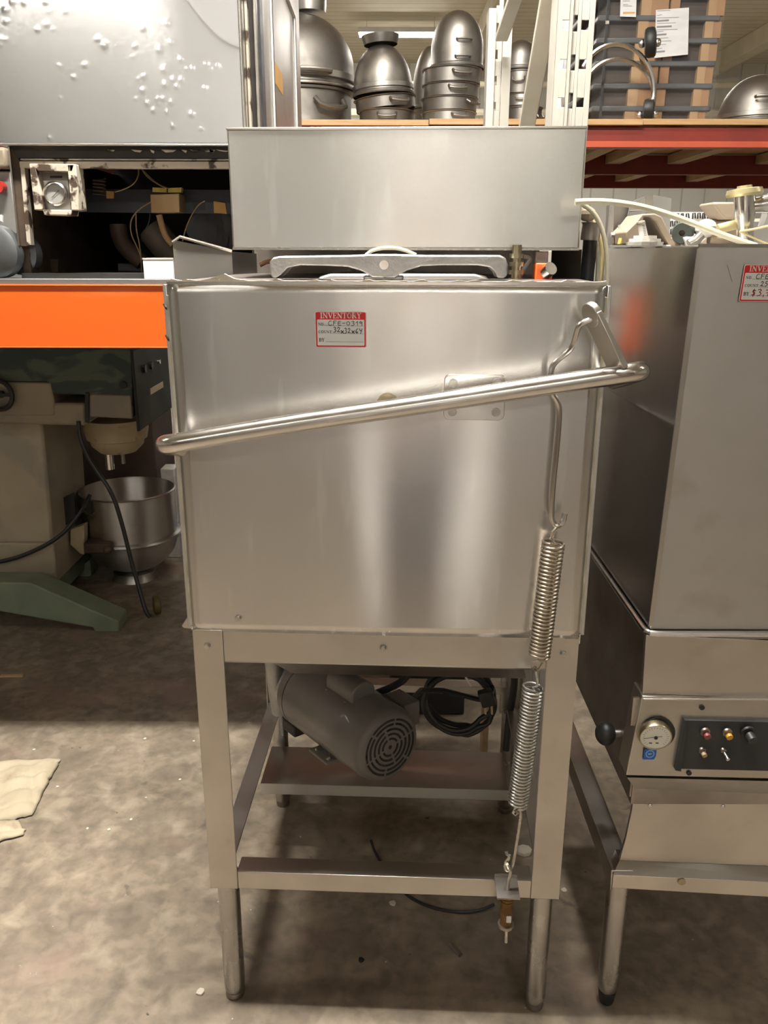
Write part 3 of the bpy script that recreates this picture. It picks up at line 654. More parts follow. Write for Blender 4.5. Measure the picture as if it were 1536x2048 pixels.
# ================================================================== THE MACHINE ON THE RIGHT
RM = thing('tank_dish_machine', 'grey stainless dish machine with dial gauge and black switch panel, at right edge', 'dishwasher', (.75, .3, 0))
RX = 1.12; RD = .60
SIDEM = pm('smooth_side_steel', (.50,.48,.46), .24, 1, (.42,.40,.38), 5, (1,1,.6), rvar=.02, aniso=.7, arot=.25)
MB().prism([(.4588,.004,1.434),(.4588,.596,1.434),(.4450,.596,.826),(.4450,.004,.826)],(.0015,0,0)).build('hood_side', SIDEM, RM)
hd = MB().prism([(.460, 0, 1.4365), (RX, 0, 1.4365), (RX, 0, .822), (.4465, 0, .822)], (0, RD, 0)).build('hood', STEEL2, RM, bevel=.003)
MB().obox((.4605, -.001, 1.432), (.4465, -.001, .83), (1,0,0), .008, (0,1,0), .003).build('corner_seam', FRAME, hd)
MB().box(.459, RX, -.002, .004, 1.434, 1.4385).build('hood_top_edge', TUBE, hd)
lip = MB().tube([(.4395, RD, .819), (.4395, .012, .819), (.4405, .002, .819), (.446, -.004, .8185), (.46, -.006, .818), (RX, -.006, .818)], .0052, 8).build('pan_lip', TUBE, RM)
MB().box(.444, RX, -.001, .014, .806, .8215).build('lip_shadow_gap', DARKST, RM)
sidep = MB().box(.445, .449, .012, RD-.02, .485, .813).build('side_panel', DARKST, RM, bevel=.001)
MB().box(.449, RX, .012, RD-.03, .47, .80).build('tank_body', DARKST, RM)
def fp(pts, Y, th, name, mat, par=RM, **k):
    return MB().prism([at(x, y, Y) for x, y in pts], (0, th, 0)).build(name, mat, par, **k)
fp([(1292,1270),(1285,1388),(1640,1400),(1640,1285)], -.003, .012, 'front_panel', FRAME, bevel=.001)
MB().box(.443, RX, -.012, .004, .694, .699).build('panel_crease', FRAME, RM, bevel=.001)
a1 = [at(1284,1392,-.010), at(1640,1404,-.010), at(1640,1560,-.024), at(1252,1551,-.024)]
cp = MB(); cp.add(a1+[p+V((0,.05,0)) for p in a1], [(0,1,2,3),(7,6,5,4),(0,4,5,1),(1,5,6,2),(2,6,7,3),(3,7,4,0)])
cpo = cp.build('control_panel', FRAME, RM, bevel=.0015)
a2 = [at(1254,1555,-.024), at(1640,1565,-.024), at(1640,1592,.012), at(1270,1577,.012)]
cp = MB(); cp.add(a2+[p+V((0,.05,0)) for p in a2], [(0,1,2,3),(7,6,5,4),(0,4,5,1),(1,5,6,2),(2,6,7,3),(3,7,4,0)]); cp.build('panel_undercut', FRAME, RM)
lowp = fp([(1270,1577),(1640,1592),(1640,1736),(1239,1721),(1252,1676),(1264,1620)], .012, .008, 'lower_panel', FRAME, bevel=.001)
a3 = [at(1239,1721,.012), at(1640,1736,.012), at(1640,1768,-.010), at(1226,1750,-.010)]
cp = MB(); cp.add(a3+[p+V((0,.03,0)) for p in a3], [(0,1,2,3),(7,6,5,4),(0,4,5,1),(1,5,6,2),(2,6,7,3),(3,7,4,0)]); cp.build('kick_slope', STEEL2, RM)
kick = fp([(1227,1750),(1640,1768),(1640,1800),(1224,1776)], -.010, .005, 'kick_rail', FRAME, bevel=.001)
def dot(px, py, Y, r, h_, name, mat, par, n=16, d=(0,-1,0)): p = at(px, py, Y); return MB().cyl(p, p+V(d).normalized()*h_, r, n=n).build(name, mat, par)
for x, y in ((1300,1611),(1446,1613)): 
    p = at(x, y, .012); MB().sphere(p, .0045, (1,.6,1)).build('rivet', TUBE, lowp)
dot(1363, 1762, -.010, .0072, .003, 'rail_bolt', BRASS, kick)
for x, y, dy in ((1404,1415,-.0125),(1378,1546,-.0240)): dot(x, y, dy, .0045, .0015, 'screw_hole', BLACK, cpo)
# gauge
gc = at(1309, 1466, -.0175); gd = V((-.10, -1, -.16)).normalized()
MB().cyl(gc+V((.004,0,-.001)), gc+V((.004,-.0012,-.001)), .0315, n=32).build('gauge_hole', BLACK, cpo)
gb = MB().lathe([(0,-.002),(.0275,-.002),(.0280,.010),(.0268,.0125),(.0255,.0125),(.0255,.0105),(0,.0105)], gc, gd, 36).build('gauge', BRASS, cpo)
gu = V((1,0,0))-gd*gd.x; gu.normalize(); gw = gd.cross(gu); gw = gw if gw.z > 0 else -gw
MB().lathe([(0,.011),(.0254,.011)], gc, gd, 32).build('gauge_dial', DIAL, gb)
gm = MB(); go = gc+gd*.0114
for k in range(22):
    a = R(-40+k*13); ribbon(gm, [(math.cos(a)*.0185, math.sin(a)*.0185), (math.cos(a)*(.0215 if k % 4 else .0225), math.sin(a)*(.0215 if k % 4 else .0225))], .0006, go, gu, gw, V((0,0,0)))
ribbon(gm, [(-.019,-.004),(.010,.003)], .0013, go, gu, gw, V((0,0,0)))
for q in ((-.007,-.013),(.004,-.012)): ribbon(gm, [(q[0]-.0015, q[1]), (q[0]+.0015, q[1])], .003, go, gu, gw, V((0,0,0)))
gm.cyl(go, go+gd*.002, .0032, n=10); gm.build('gauge_needle', INK, gb, smooth=False)
MB().lathe([(0,.0128),(.026,.0128)], gc, gd, 32).build('gauge_glass', GLASS, gb)
# round blue sticker
sx = [at(x, y, -.0235) for x, y in ((1289,1499),(1314,1496),(1312,1512),(1308,1519),(1286,1519))]
st = MB().prism(sx, (0, .0008, 0)).build('blue_sticker', BLUE, cpo, smooth=False)
sc_ = at(1300, 1508, -.0240); LB = pm('pale_blue_print', (.25,.45,.78), .4)
MB().lathe([(.0058,0),(.0078,0)], sc_, (0,-1,0), 24).build('sticker_ring', LB, st, smooth=False)
nm = MB(); ribbon(nm, [(-.0028,-.0014),(-.0028,.0014),(-.0012,-.0014),(-.0012,.0014)], .0006, sc_, V((1,0,0)), V((0,0,1)), V((0,-.0002,0)))
ribbon(nm, [(.0010,.0013),(-.0002,.0010),(.0010,-.0006),(-.0004,-.0014)], .0006, sc_, V((1,0,0)), V((0,0,1)), V((0,-.0002,0)))
ribbon(nm, [(.0018,-.0014),(.0018,.0013),(.0032,.0013)], .0006, sc_, V((1,0,0)), V((0,0,1)), V((0,-.0002,0)))
nm.build('sticker_letters', TAGW, st, smooth=False)
# black switch panel
a4 = [at(1371,1440,-.022), at(1640,1446,-.022), at(1640,1545,-.030), at(1354,1538,-.030)]
bp_ = MB(); bp_.add(a4+[p+V((0,.02,0)) for p in a4], [(0,1,2,3),(7,6,5,4),(0,4,5,1),(1,5,6,2),(2,6,7,3),(3,7,4,0)])
swp = bp_.build('switch_panel', BLACKP, cpo, bevel=.001)
MB().prism([at(1370,1441,-.024), at(1376,1441,-.024), at(1362,1543,-.032), at(1351,1541,-.032)], (0,.02,0)).build('panel_flange', BLACKP, swp)
def button(px, py, mat, r, name, ln=.010):
    p = at(px, py, -.0255); d = V((.10,-1,-.28)).normalized()
    b = MB().cyl(p+V((-.002,0,.004)), p+V((-.002,0,.004))+d*.004, r*1.35, n=14).build(name, DARKST if mat is not BLACK else BLACK, swp)
    MB().cyl(p, p+d*ln, r, r*.9, n=14).build('button_cap', mat, b)
button(1411, 1466, MAROON, .0062, 'stop_button'); button(1455, 1467, AMBER, .0062, 'amber_lamp'); button(1405, 1503, TANBT, .0048, 'tan_button')
button(1496, 1466, BLACK, .0088, 'fuse_holder', .018); button(1447, 1503, ZINC, .0036, 'toggle_switch', .018)
# side rail, knob, legs
r0 = V((.425, -.002, .335)); r1 = V((.425, .57, .335))
MB().box(.4225, .4255, -.004, .57, .292, .337).box(.4225, .462, -.004, .57, .334, .337).build('side_rail', FRAME, RM, bevel=.0015)
for yy in (.012, .56):
    lg = MB().lathe([(.0,.03),(.0165,.03),(.0205,.05),(.0208,.062),(.0208,.335),(0,.335)], (.4455, yy+.012, 0), n=24).build('leg_tube', LEG, RM)
    MB().lathe([(0,0),(.013,0),(.0155,.010),(.0175,.03),(0,.03)], (.4455, yy+.012, 0), n=20).build('leg_foot', BLACK, lg)
kn = at(1243, 1467, .10); MB().sphere((.418, kn.y, kn.z), .0225, (.85,1,1)).build('valve_knob', BLACK, RM)
MB().cyl((.445, kn.y, kn.z), (.41, kn.y, kn.z), .008, n=12).build('valve_stem', DARKST, RM)
MB().box(.430, .446, -.001, .004, .640, .694).build('panel_hinge', FRAME, RM)
vb = at(1205, 1560, .35); MB().sphere((.50, .30, .445), .045, (.8,1,.9)).build('drain_valve', SOOT, RM)
MB().box(.437, .446, .50, .56, .337, .49).build('rear_bracket', FRAME, RM, bevel=.002)
rt = at(1487, 601, -.0015); ru = V((1,0,0))
tagW = (at(1491,531,-.002)-at(1477,601,-.002)); tagW = V((tagW.x*.55, 0, tagW.z)).normalized()
inventory_tag(at(1477, 603, -.0022), V((1,0,-.004)).normalized(), tagW, 'red and white inventory tag with red price on the right machine',
    [('CFE-', .0185, .0325, .0070, .026, INK), ('25x', .0270, .0220, .0072, .0165, INK), ('$3,7', .0155, .0085, .0095, .030, REDINK)])
scr = [at(1455,531,-.0012), at(1473,531,-.0012), at(1466,566,-.0012)]
MB().prism(scr, (0,.0006,0)).build('tape_residue', pm('tape_residue', (.52,.52,.51), .7), RM)

# ------------------------------------------------------------------ parts lying on the right machine and hoses beside it
def solo(mb, name, mat, label, cat, group=None, **k): return tag(mb.build(name, mat, None, **k), label, cat, group)
def pt(lst, Y): return [at(x, y, Y) for x, y in lst]
TOPZ = 1.4375
solo(MB().tube(pt([(1150,404),(1180,402),(1230,404),(1290,414),(1350,433),(1400,452),(1450,472),(1512,492)], .12), .0048, 10, smooth=2), 'milky_tube', CLEAR, 'milky plastic tube sweeping over the parts on the right machine', 'tube')
solo(MB().tube(pt([(1150,404),(1172,412),(1192,430),(1206,462),(1213,500),(1216,545),(1213,600),(1205,660)], .26), .0040, 10, smooth=2), 'milky_tube', CLEAR, 'milky plastic tube drooping furthest right beside the black hose', 'tube')
solo(MB().tube(pt([(1152,410),(1170,428),(1186,455),(1194,490),(1197,530),(1194,570),(1188,640)], .30), .0044, 10, smooth=2), 'milky_tube', CLEAR, 'milky plastic tube hanging next to the black hose', 'tube')
solo(MB().tube(pt([(1172,470),(1180,500),(1182,540),(1180,640)], .34), .0046, 10, smooth=2), 'cream_tube', CREAMT, 'cream yellow tube half hidden behind the black hose', 'tube')
solo(MB().tube(pt([(1160,412),(1184,440),(1198,470),(1206,505),(1203,545),(1196,600),(1192,650)], .36), .0042, 10, smooth=2), 'cream_tube', CREAMT, 'cream tube crossing behind the milky tubes', 'tube')
bh = thing('water_hose', 'thick black rubber hose with corroded screw fitting beside the dish machine', 'hose', at(1172, 650, .30))
MB().tube(pt([(1182,455),(1179,500),(1173,560),(1168,650)], .30), .0125, 14, smooth=1).build('hose', BLACK, bh)
fit = at(1182, 462, .30); MB().lathe([(0,-.016),(.017,-.016),(.0175,-.010),(.0165,.010),(.019,.014),(0,.014)], fit, (.05,0,1), 12).build('hose_nut', DARKST, bh)
MB().sphere(fit+V((-.008,0,.028)), .014, (1.2,1,.9), 8, 6).build('threaded_end', TANMET, bh, smooth=False)
hm = MB()
for i in range(22):
    if i % 6 == 5: continue
    p = at(1183.5-i*.52, 494+i*4.6, .30)+V((-.004,-.0119,0)); hm.add([p+V((-.0012,0,-.0012)), p+V((.0012,0,-.0012)), p+V((.0010,0,.0010)), p+V((-.0012,0,.0008))], [(0,1,2,3)])
hm.build('hose_lettering', PAPER, bh, smooth=False)
# grey sheet metal guard
def prism_at(lst, Y, dep): return MB().prism(pt(lst, Y), (0, dep, 0))
gg = thing('sheet_metal_guard', 'tall grey sheet metal guard standing behind the flow meter', 'guard', at(1290, 489, .42))
prism_at([(1243,489),(1262,404),(1292,392),(1297,489)], .42, .004).build('left_sheet', GREYMET, gg)
prism_at([(1222,489),(1226,409),(1262,404),(1243,489)], .44, .05).build('dark_side', DARKST, gg)
prism_at([(1292,392),(1306,389),(1306,489),(1297,489)], .415, .006).build('fold', TUBE, gg)
prism_at([(1306,389),(1343,397),(1338,489),(1306,489)], .43, .004).build('right_sheet', GREYMET, gg)
MB().tube(pt([(1258,422),(1290,420)], .41), .0016, 6).build('pin', BOLT, gg)
# tan belt guard with arched opening
bg = thing('belt_guard', 'dusty tan belt guard with arched opening', 'guard', at(1300, 489, .30))
outer = [(1253,489),(1252,464),(1272,444),(1284,428),(1310,427),(1324,434),(1352,489),(1338,489),(1326,468),(1312,444),(1298,433),(1288,434),(1286,450),(1290,489)]
prism_at(outer, .30, .10).build('shell', TANMET, bg, bevel=.002)
solo(prism_at([(1240,489),(1244,473),(1256,474),(1254,489)], .33, .02), 'yellow_bracket', YELLOW, 'small yellow bracket at the foot of the belt guard', 'bracket', bevel=.001)
# flow meter
fm = thing('flow_meter', 'small flow meter with clear column on a white scalloped flange', 'meter', at(1289, 489, .2))
fc = at(1289, 489.5, .2); fc.z = TOPZ
fl = MB()
for k, (r, z0, z1) in enumerate(((.030,0,.006),(.026,.006,.011),(.019,.011,.016))): fl.lathe([(0,z0),(r,z0),(r*(1.0 if k else 1.02),z1),(0,z1)], fc, n=14)
fl.build('flange', WPLAST, fm, smooth=False)
p0, p1 = at(1288, 478, .2), at(1282, 442, .2)
MB().cyl(p0, p1, .0075, .0062, n=14).build('column', pm('clear_acrylic', (.62,.60,.55), .15, 0), fm)
MB().cyl(p0+(p1-p0)*.86, p0+(p1-p0)*.9, .0072, n=14).build('red_ring', BRASS, fm)
fmk = MB()
for k in range(7): 
    q = p0+(p1-p0)*(.2+.09*k)+V((-.001,-.0076,0)); fmk.add([q, q+V((.004,0,0)), q+V((.004,0,.0008)), q+V((0,0,.0008))], [(0,1,2,3)])
fmk.build('scale_marks', INK, fm, smooth=False)
# dark green roller
gr = thing('green_coupling', 'dark green cast coupling with centre hole', 'coupling', at(1372, 489, .22))
p = at(1364, 466, .2); p2 = p+V((.030,.05,.004))
MB().lathe([(.005,0),(.016,0),(.0185,.004),(.0185,.055),(0,.055)], p, (p2-p), 20).build('body', GRNRUB, gr)
MB().cyl(p+(p2-p).normalized()*.004, p+(p2-p).normalized()*.0045, .0052, n=14).build('bore', RUSTY, gr)
solo(MB().tube(pt([(1378,489),(1392,482),(1404,470)], .15), .0085, 12), 'chrome_nipple', TUBE, 'short chrome pipe nipple leaning on the hood edge', 'pipe')
wv = thing('white_valve', 'white plastic valve body under the milky tube', 'valve', at(1395, 489, .2))
MB().sphere(at(1412,457,.2), .017, (1.1,1,.9), 10, 7).build('body', WPLAST, wv, smooth=False)
MB().cyl(at(1370,489,.2), at(1392,478,.2), .013, .010, n=10).build('end_cap', WPLAST, wv)
MB().cyl(at(1418,478,.2), at(1450,482,.2), .010, .013, n=12).build('outlet', TANMET, wv)
MB().cyl(at(1345,489,.22), at(1356,484,.22), .012, .010, n=10).build('elbow', TANMET, wv)
solo(MB().tube(pt([(1436,458),(1460,452),(1503,442)], .18), .0078, 12), 'cream_pipe', CREAMT, 'short cream painted pipe lying aslant below the brass cap', 'pipe')
vbk = thing('vacuum_breaker', 'chrome vacuum breaker with brass cap on the right machine', 'valve', at(1490, 489, .16))
c0, c1 = at(1491, 489, .16), at(1489, 392, .16)
MB().lathe([(0,0),(.013,0),(.013,.03),(.016,.045),(.0165,.06),(.0165,(c1-c0).length),(0,(c1-c0).length)], c0, c1-c0, 24).build('body', TUBE, vbk)
MB().lathe([(0,0),(.027,0),(.0285,.004),(.0265,.011),(.012,.012),(.011,.016),(0,.016)], c1, (-.12,0,1), 16).build('brass_cap', BRIGHTBR, vbk)
MB().tube(pt([(1500,412),(1520,410),(1540,405),(1570,420)], .16), lambda t: .0125 if t < .6 else .017, 12).build('side_outlet', TUBE, vbk)
MB().tube(pt([(1545,400),(1540,425),(1530,455)], .19), .012, 10).build('lower_branch', GREYMET, vbk)
tp = thing('tan_scoop', 'tan metal scoop pan behind the brass capped valve', 'pan', at(1450, 489, .5))
prism_at([(1424,408),(1430,404),(1480,404),(1480,438),(1450,438),(1440,428),(1432,416)], .5, .08).build('pan', TANMET, tp, bevel=.004)
prism_at([(1414,455),(1428,441),(1540,436),(1540,489),(1420,489)], .54, .06).build('base', TANMET, tp, bevel=.004)
solo(prism_at([(1500,440),(1545,440),(1545,489),(1500,489)], .24, .06), 'grey_housing', GREYMET, 'grey square housing at the right photo edge below the brass cap', 'housing', bevel=.003)
solo(MB().tube(pt([(1480,463),(1510,458),(1545,450)], .12), .0022, 6).tube(pt([(1480,463),(1512,478),(1545,492)], .12), .0018, 6), 'thin_wires', CREAMT, 'thin cream wires fanning towards the right photo edge', 'wire')
sg = thing('white_sign', 'white sign with black lettering behind the belt guard', 'sign', at(1385, 500, .62))
prism_at([(1336,424),(1418,424),(1433,440),(1428,455),(1410,468),(1334,500)], .62, .006).build('board', TAGW, sg)
sm = MB(); so_ = at(1338, 447, .618)
for (px, py, ln) in ((1352,433,5),(1362,433,4),(1372,433,5),(1385,432,5),(1395,432,5),(1405,432,4),(1415,432,4),(1341,448,4),(1349,448,5),(1358,447,4),(1410,447,6),(1341,464,5),(1349,464,5)):
    q = [at(px, py+6, .618), at(px+1, py-6, .618), at(px+ln, py-6, .618), at(px+ln+1, py+5, .618)]
    for a, b in zip(q[:-1], q[1:]): sm.obox(a, b, (1,0,.3), .003, (0,1,0), .0006)
sm.build('lettering', INK, sg, smooth=False)
gv = thing('grey_valve_bracket', 'grey bracket with white tee handle behind the tubes', 'bracket', at(1230, 489, .40))
prism_at([(1215,489),(1222,410),(1228,410),(1226,489)], .40, .01).build('bracket', GREYMET, gv)
MB().tube(pt([(1222,470),(1243,468)], .38), .0042, 8).tube(pt([(1238,450),(1242,487)], .38), .0022, 8).build('tee_handle', WPLAST, gv)

# ================================================================== FRONT RACK (orange beam, white upright)
YF = .70
FR = thing('pallet_rack', 'pallet rack with orange beam and white slotted upright', 'rack', (-.6, 1.3, 0))
zt, zb = at(170, 569, YF).z, at(170, 696, YF).z
bm_ = MB().box(-2.3, .36, YF, YF+.045, zb, zt).box(-2.3, .36, YF-.004, YF, zt-.004, zt).box(-2.3, .36, YF-.003, YF, zb, zb+.003).build('beam', ORANGE, FR, bevel=.003)
MB().box(-2.3, .36, 1.86, 1.905, zb, zt).build('beam', ORANGE, FR, bevel=.003)
zd = at(170, 558, YF).z
MB().box(-2.3, .33, YF+.002, 1.9, zt, zd).build('deck_plate', GALV, FR, bevel=.001)
def upright(xL, xR, Y0, Y1, rows_z, name='upright_post'):
    w_ = xR-xL; m = MB(); cols = [0, .145, .345, .435, .565, .655, .855, 1]
    for i in (0, 2, 4, 6): m.box(xL+cols[i]*w_, xL+cols[i+1]*w_, Y0, Y0+.003, 0, 2.9)
    hs = {1: .018, 3: .030, 5: .018}
    for i in (1, 3, 5):
        last = 0; yo = .004 if i == 3 else 0
        for z in rows_z:
            m.box(xL+cols[i]*w_, xL+cols[i+1]*w_, Y0+yo, Y0+yo+.003, last, z-hs[i]/2+(.004 if i == 3 else 0)); last = z+hs[i]/2+(.004 if i == 3 else 0)
        m.box(xL+cols[i]*w_, xL+cols[i+1]*w_, Y0+yo, Y0+yo+.003, last, 2.9)
    m.box(xL+cols[3]*w_-.002, xL+cols[3]*w_, Y0, Y0+.005, 0, 2.9); m.box(xL+cols[4]*w_, xL+cols[4]*w_+.002, Y0, Y0+.005, 0, 2.9)
    m.box(xL, xL+.003, Y0, Y1, 0, 2.9)
    return m.build(name, WPAINT, FR, bevel=.001)
YU = .68
xL, xR = at(1108, 128, YU).x, at(1184, 128, YU).x
za, zb2 = at(1145, 205, YU).z, at(1145, 50, YU).z; pit = (zb2-za)/2
upright(xL, xR, YU, YU+.07, [za+pit*k for k in range(-9, 8)])
MB().box(xL-.03, xR+.02, YU-.02, YU+.10, 0, .008).build('base_plate', WPAINT, FR)
YR = 1.86
xl2, xr2 = at(974, 150, YR).x, at(1021, 150, YR).x; w2 = xr2-xl2
m = MB(); m.box(xl2, xl2+w2*.32, YR, YR+.004, 0, at(980, 16, YR).z); m.box(xl2+w2*.62, xr2, YR, YR+.004, 0, at(1010, 16, YR).z)
z = 0.0
while z < 2.55:
    m.box(xl2+w2*.32, xl2+w2*.62, YR+.012, YR+.015, z, z+.052); m.box(xl2+w2*.44, xl2+w2*.62, YR+.012, YR+.015, z+.052, z+.08); z += .08
m.box(xl2, xl2+.003, YR, YR+.07, 0, at(980, 16, YR).z)
m.build('upright_post', WPAINT, FR, bevel=.001)
def brace(p0, p1, w_=.040, t_=.022): return MB().obox(p0, p1, (1,0,0), w_, (V(p1)-V(p0)).cross(V((1,0,0))), t_).build('brace', pm('cream_brace_paint', (.60,.54,.43), .45, 0, (.54,.48,.37), 9), FR, bevel=.003)
brace(at(1052, 262, 1.12), at(1104, -30, .74)); brace(at(1003, 76, 1.80), at(1050, -60, 1.30))

# ================================================================== BACK RACK with bowls
YB = 3.0
BR = thing('pallet_rack', 'red beamed pallet rack with plywood deck and battens', 'rack', (.6, 4.2, 0))
zdt, zdb = at(900, 238, YB).z, at(900, 250, YB).z
edges = [-3.4, at(858, 240, YB).x, at(1286, 240, YB).x, 3.6]
for i in range(3): MB().box(edges[i]+.001, edges[i+1]-.001, YB-.012*(i % 2), 5.6, zdb+.003*(i-1), zdt+.003*(i-1)).build('deck_board', WOOD, BR, bevel=.002)
zr0, zr1, zr2 = at(1300, 255, YB+.03).z, at(1300, 284, YB+.02).z, at(1300, 296, YB).z
MB().box(-3.4, 3.6, YB+.02, YB+.06, zr1, zdb-.003).build('beam', RED, BR, bevel=.003)
MB().box(-3.4, 3.6, YB-.012, YB+.06, zr2, zr1).build('beam_flange', RED_LIT, BR, bevel=.003)
for y in (4.2, 5.5):
    zz = at(1300, 349 if y < 5 else 376, y).z
    MB().box(-3.4, 3.6, y, y+.05, zz, zdb-.003).build('beam', RED, BR, bevel=.003)
for x in (-.95, -.45, .08, .60, at(1216, 308, YB+.4).x, at(1305, 308, YB+.4).x, at(1450, 310, YB+.4).x, 2.3):
    MB().box(x-.045, x+.045, YB+.07, 4.2, zdb-.055, zdb-.003).box(x-.02, x+.07, 4.25, 5.5, zdb-.055, zdb-.003).build('batten', PINE, BR)
for x in (-3.4, 3.6):
    for y in (YB+.03, 5.5): MB().box(x-.04, x+.04, y-.04, y+.04, 0, 2.9).build('upright_post', RED_LIT, BR)
DZ = zdt+.003
# bowls
def bowl_mesh(r, cyl_h, dome_h, inv=True):
    """outside of a mixing bowl standing upside down on its rim (origin at the rim)"""
    p = [(r*1.035, 0), (r*1.05, .004), (r*1.05, .012), (r*1.01, .016), (r, .02), (r*.995, cyl_h)]
    for i in range(1, 13):
        a = math.pi/2*i/12; p.append((r*.995*math.cos(a)+.0001, cyl_h+dome_h*math.sin(a)))
    return p
def inv_bowl(px, base_z, r_px, top_py, Y, cylf, label, mat=BOWLM, foot=None, handle_a=None, tilt=(0,0), band=False, name='mixing_bowl'):
    c = at(px, 150, Y); rr = abs(at(px+r_px, 150, Y).x-c.x); topz = at(px, top_py, Y).z
    H = topz-base_z; t = thing(name, label, 'bowl', (c.x, Y, base_z), 0, 'steel mixing bowls on the high shelf')
    ax = V((math.sin(tilt[0]), math.sin(tilt[1]), 1)); O = V((c.x, Y, base_z))
    MB().lathe(bowl_mesh(rr, H*cylf, H*(1-cylf)), O, ax, 40).build('shell', mat, t)
    if band: MB().lathe([(rr*1.0, H*.10),(rr*1.045, H*.11),(rr*1.045, H*.19),(rr*1.0, H*.20)], O, ax, 40).build('rim_band', BOWLL, t)
    if foot:
        fr_, fz0, fz1 = foot; f0 = at(px, fz0, Y).z-base_z; f1 = at(px, fz1, Y).z-base_z; fr2 = abs(at(px+fr_, 100, Y).x-c.x)
        MB().lathe([(fr2*.93, f0), (fr2, (f0+f1)/2), (fr2*1.05, f1), (0, f1)], O, ax, 32).build('foot_ring', mat, t)
    if handle_a is not None:
        for a, zf in handle_a:
            a = R(a); ce = O+V((math.sin(a)*rr*1.0, -math.cos(a)*rr*1.0, H*zf)); tn = V((math.cos(a), math.sin(a), 0)); ou = V((math.sin(a), -math.cos(a), 0))
            MB().tube([ce-tn*rr*.28, ce-tn*rr*.26+ou*rr*.14, ce+tn*rr*.26+ou*rr*.14, ce+tn*rr*.28], rr*.045, 8, smooth=1).build('handle', mat, t)
    return t
def pot(px, base_z, r_px, h_px, Y, label, mat=BOWLM, handle=None, tilt=0, flare=1.0, rim=True):
    c = at(px, 150, Y); rr = abs(at(px+r_px, 150, Y).x-c.x); H = h_px*(at(px, 149, Y).z-at(px, 150, Y).z)
    t = thing('mixing_bowl', label, 'bowl', (c.x, Y, base_z), 0, 'steel mixing bowls on the high shelf'); O = V((c.x, Y, base_z)); ax = V((math.sin(tilt), 0, 1))
    pr_ = [(rr*flare*.99, 0), (rr, H*.9)]
    if rim: pr_ += [(rr*1.05, H*.92), (rr*1.06, H*.98), (rr*1.0, H)]
    pr_ += [(rr*.97, H), (rr*.95, H*.2), (0, H*.18)]
    MB().lathe(pr_, O, ax, 40).build('shell', mat, t)
    if handle is not None:
        for a in handle:
            a = R(a); ce = O+V((math.sin(a)*rr, -math.cos(a)*rr, H*.55)); tn = V((math.cos(a), math.sin(a), 0)); ou = V((math.sin(a), -math.cos(a), 0))
            MB().tube([ce-tn*rr*.32+V((0,0,H*.12)), ce-tn*rr*.28+ou*rr*.16-V((0,0,H*.1)), ce+tn*rr*.28+ou*rr*.16-V((0,0,H*.1)), ce+tn*rr*.32+V((0,0,H*.12))], rr*.05, 8, smooth=1).build('handle', mat, t)
    return t, base_z+H
ppx = at(900, 149, 3.3).z-at(900, 150, 3.3).z
Y1 = 3.45
_, z1 = pot(600, DZ, 102, 78, Y1, 'deep steel pot with bail handle under the largest dome bowl', BOWLM, [38])
b1 = inv_bowl(600, z1, 108, 28, Y1, .30, 'largest steel bowl, upside down beside the oven post', BOWLM, handle_a=[(20, .16)], band=True)
zz1 = at(600, 26, Y1).z
cc_ = at(618, 20, Y1); t = thing('steel_pail', 'small steel pail on top of the largest dome bowl', 'pail', (cc_.x, Y1, zz1), 0)
MB().lathe([(0,0),(.085,0),(.088,.03),(.092,.22),(.095,.225),(.09,.23),(0,.2)], (cc_.x, Y1, zz1), n=32).build('body', BOWLL, t)
MB().box(cc_.x-.02, cc_.x+.02, Y1-.10, Y1-.085, zz1+.04, zz1+.09).build('lug', BOWLM, t)
Y2 = 3.30
_, z2 = pot(774, DZ, 56, 32, Y2, 'lowest wide steel bowl of the tilted stack left of the tube light', BOWLM, [0], 0, .97)
_, z2 = pot(772, z2+.006, 60, 24, Y2, 'middle tilted steel bowl with long rim and wire handle', BOWLM, [25], -.10)
inv_bowl(767, z2+.01, 59, 88, Y2, .16, 'tilted upside down steel bowl with bright rim and foot ring', BOWLM, foot=(36, 90, 72), tilt=(-.06, 0), band=True)
Y3 = 3.22
_, z3 = pot(899, DZ, 54, 24, Y3, 'bottom bowl of the tall stack right of the tube light', BOWLL, [20])
_, z3 = pot(900, z3+.003, 55, 27, Y3, 'second bowl up in the tall stack right of the tube light', BOWLM, [50])
_, z3 = pot(902, z3+.003, 55, 26, Y3, 'third bowl up in the tall stack with squared handle', BOWLM, [10])
_, z3 = pot(904, z3+.003, 57, 30, Y3, 'fourth bowl up in the tall stack, just under the dome', BOWLM, [15])
inv_bowl(913, z3+.002, 52, 21, Y3, .34, 'shiny egg shaped dome bowl topping the tall stack', BOWLM, handle_a=[(10, .42), (8, .14)])
Y4 = 3.75
_, z4 = pot(862, DZ, 34, 60, Y4, 'dark steel pot half hidden behind the tall stack', BOWLM)
inv_bowl(860, z4, 34, 92, Y4, .3, 'dark dome bowl peeking out between the two middle stacks', BOWLM)
Y5 = 3.4
_, z5 = pot(1050, DZ, 37, 46, Y5, 'bottom bowl of the stack behind the white upright', BOWLM, [50])
_, z5 = pot(1046, z5+.003, 36, 24, Y5, 'bright banded bowl second up behind the white upright', BOWLL, [-10])
_, z5 = pot(1042, z5+.003, 36, 46, Y5, 'tall grey bowl with loop handle behind the white upright', BOWLM, [-15])
inv_bowl(1040, z5+.002, 37, 80, Y5, .2, 'dull dome bowl topping the stack behind the white upright', BOWLM)
inv_bowl(1522, DZ, 74, 150, 3.2, .12, 'dome bowl alone on the deck at the right photo edge', BOWLM, handle_a=[(-10, .45)], band=True)
